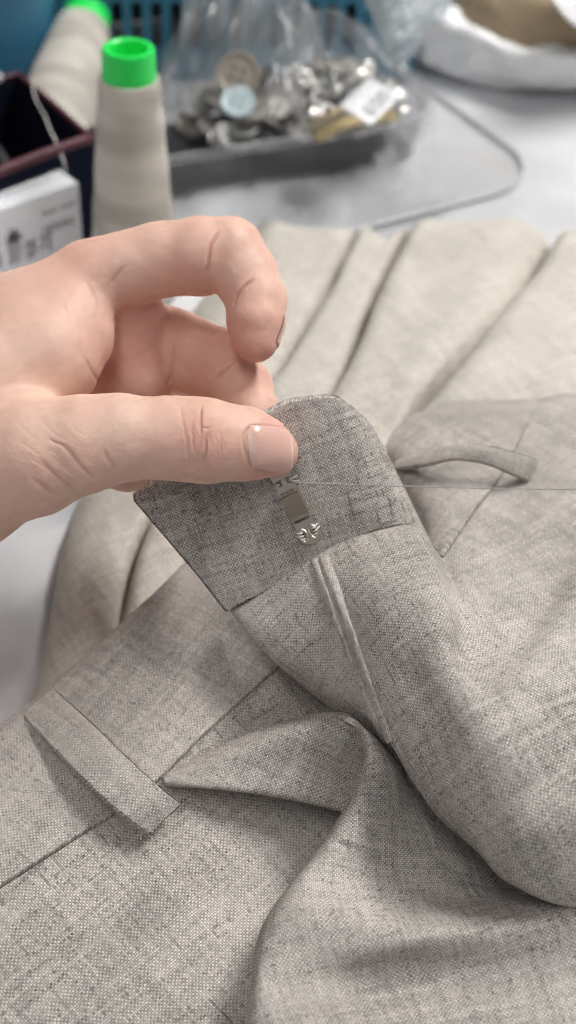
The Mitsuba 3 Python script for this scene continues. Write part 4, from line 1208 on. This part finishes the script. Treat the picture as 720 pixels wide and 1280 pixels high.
m = slotted(BL, .006, .024)
tilt = math.atan2(lean, BH)
up = np.array([0, 0, 1]) * math.cos(tilt) + ky * math.sin(tilt)
BM = np.eye(4); BM[:3, 0] = kx; BM[:3, 1] = up; BM[:3, 2] = np.cross(kx, up); BM[:3, 3] = bx0 + ky * .012 + [0, 0, .001]
put('teal_basket__front_wall', moved(m, BM), 'teal_plastic')
put('teal_basket__top_rim', tube([(BM @ [.004, BH, .001, 1])[:3], (BM @ [BL - .022, BH, .001, 1])[:3]], .0035, 10), 'teal_plastic', 40)
BS = .15
m2 = trimesh.creation.extrude_polygon(Polygon([(0, 0), (BS, 0), (BS - .012, BH), (.016, BH)]).difference(unary_union([s for s in slots if s.bounds[2] < BS - .02 and s.bounds[0] > .018])), .0022)
kr = kx * math.cos(math.radians(78)) + ky * math.sin(math.radians(78))
for nm, org, inw in (('side_wall', bx1 + ky * .012 + [0, 0, .001], -kx * .024), ('side_wall', bx0 + ky * .012 + [0, 0, .001], kx * .006)):
    upv = np.array([0, 0, BH]) + inw; upv /= np.linalg.norm(upv)
    M2 = np.eye(4); M2[:3, 0] = ky; M2[:3, 1] = upv; M2[:3, 2] = np.cross(ky, upv); M2[:3, 3] = org
    put('teal_basket__' + nm, moved(m2, M2), 'teal_plastic')
bk = BM.copy(); bk[:3, 3] = bk[:3, 3] + ky * BS
put('teal_basket__back_wall', moved(slotted(BL, .006, .024), bk), 'teal_plastic')
fl_ = trimesh.creation.box((BL - .004, BS - .004, .002)); fl_.apply_translation((BL / 2, BS / 2, .002))
FM_ = np.eye(4); FM_[:3, 0] = kx; FM_[:3, 1] = ky; FM_[:3, 3] = bx0 + ky * .012
put('teal_basket__floor', moved(fl_, FM_), 'teal_plastic')
tag('teal_basket', 'teal plastic basket with rows of upright slots behind the tray', 'basket')

m = rbox(BL - .05, BS - .04, .060, .02).subdivide().subdivide().subdivide()  # unseen fill, added so that the basket slots look dark
m.vertices += m.vertex_normals * ((meshkit.fbm(m.vertices * 40, 3) - .5) * .012)[:, None]
put('added_dark_fill', moved(moved(m, trimesh.transformations.translation_matrix((BL / 2, BS / 2 + .004, .0035))), FM_), 'black_cloth', True)
tag('added_dark_fill', 'added dark fill that makes the slots of the teal basket look shaded', 'cloth')

# folded clear bag hanging over the basket's corner
sh = [[P(452, -20, z=.11), P(466, 20, z=.09), P(484, 62, z=.066), P(494, 80, z=.056)],
      [P(480, -24, z=.118), P(490, 14, z=.096), P(498, 52, z=.072), P(500, 80, z=.056)],
      [P(520, -26, z=.116), P(520, 8, z=.096), P(512, 46, z=.074), P(505, 76, z=.057)],
      [P(590, -30, z=.10), P(560, 4, z=.088), P(530, 40, z=.070), P(508, 72, z=.057)]]
g_ = loft(sh, 60, 60)
g_ = g_ + grid_normals(g_) * ((np.abs(meshkit.fbm(g_ * 60, 3) - .5)) * .012)[..., None]
plain('film_blue', (.42, .50, .53), .2, .8)
scene['blue_film'] = {'type': 'blendbsdf', 'weight': .8, 'a': {'type': 'thindielectric', 'int_ior': 1.5}, 'b': {'type': 'twosided', 'b': {'type': 'principled', 'base_color': rgb(.47, .55, .58), 'roughness': .2, 'specular': .8}}}
put('folded_film', (g_.reshape(-1, 3), grid_faces(60, 60)), 'blue_film', True)
tag('folded_film', 'bluish folded clear film draped over the right corner of the basket', 'plastic film')

# brown parcel in a white plastic bag
pc = P(655, 62, z=.03)
m = trimesh.creation.icosphere(5); v_ = np.array(m.vertices); v_ = np.sign(v_) * np.abs(v_) ** .6
v_ = v_ * [.075, .055, .030]; v_ += (meshkit.fbm(v_ * 25, 3)[:, None] - .5) * v_ / (np.linalg.norm(v_, axis=1, keepdims=True) + 1e-9) * .016
m = trimesh.Trimesh(v_, m.faces, process=False)
wm = frame(pc + np.array([.035, .055, .008]), [1, -.12, 0])
put('brown_parcel', moved(m, wm), 'brown_paper', True)
tag('brown_parcel', 'brown paper parcel at the back right of the table', 'parcel')
wb = [Z((512, 60, .004), (528, 78, .001), (570, 96, .001), (610, 108, .001), (670, 112, .001), (740, 112, .001), (820, 112, .001)),
      Z((516, 44, .016), (535, 60, .014), (575, 80, .012), (620, 94, .012), (672, 99, .012), (740, 98, .012), (820, 98, .012)),
      Z((524, 34, .028), (545, 46, .026), (585, 64, .024), (630, 80, .022), (680, 86, .022), (742, 86, .022), (820, 84, .022)),
      Z((540, 26, .034), (560, 34, .034), (600, 52, .032), (645, 66, .030), (690, 74, .030), (745, 76, .030), (820, 72, .030)),
      Z((560, 22, .032), (580, 30, .032), (615, 46, .030), (655, 58, .028), (700, 66, .028), (748, 70, .028), (820, 66, .028))]
g_ = loft(wb, 120, 50)
g_ = g_ + toward_eye(g_) * ((np.abs(meshkit.fbm(g_ * 17 + 3, 3) - .5) * .030 + np.abs(meshkit.fbm(g_ * 52 + 9, 2) - .5) * .012) * np.clip(g_[..., 2] / .01, 0, 1))[..., None]
cloth('white_bag', g_, 'white_plastic', .0006, rough=.00005)
tag('white_bag', 'crumpled white plastic bag wrapped around the front of the brown parcel', 'bag')
g_ = loft([Z((684, -14, .075), (702, 14, .066), (740, 46, .052), (790, 80, .03)), Z((720, -40, .08), (745, -8, .07), (790, 30, .055), (850, 70, .03)), Z((770, -60, .07), (800, -30, .06), (850, 10, .04), (900, 60, .01))], 60, 40)
g_ = g_ + toward_eye(g_) * ((meshkit.fbm(g_ * 30, 3) - .5) * .01)[..., None]
cloth('white_cloth', g_, 'white_plastic', .001)
tag('white_cloth', 'plain white cloth corner at the far upper right', 'cloth')
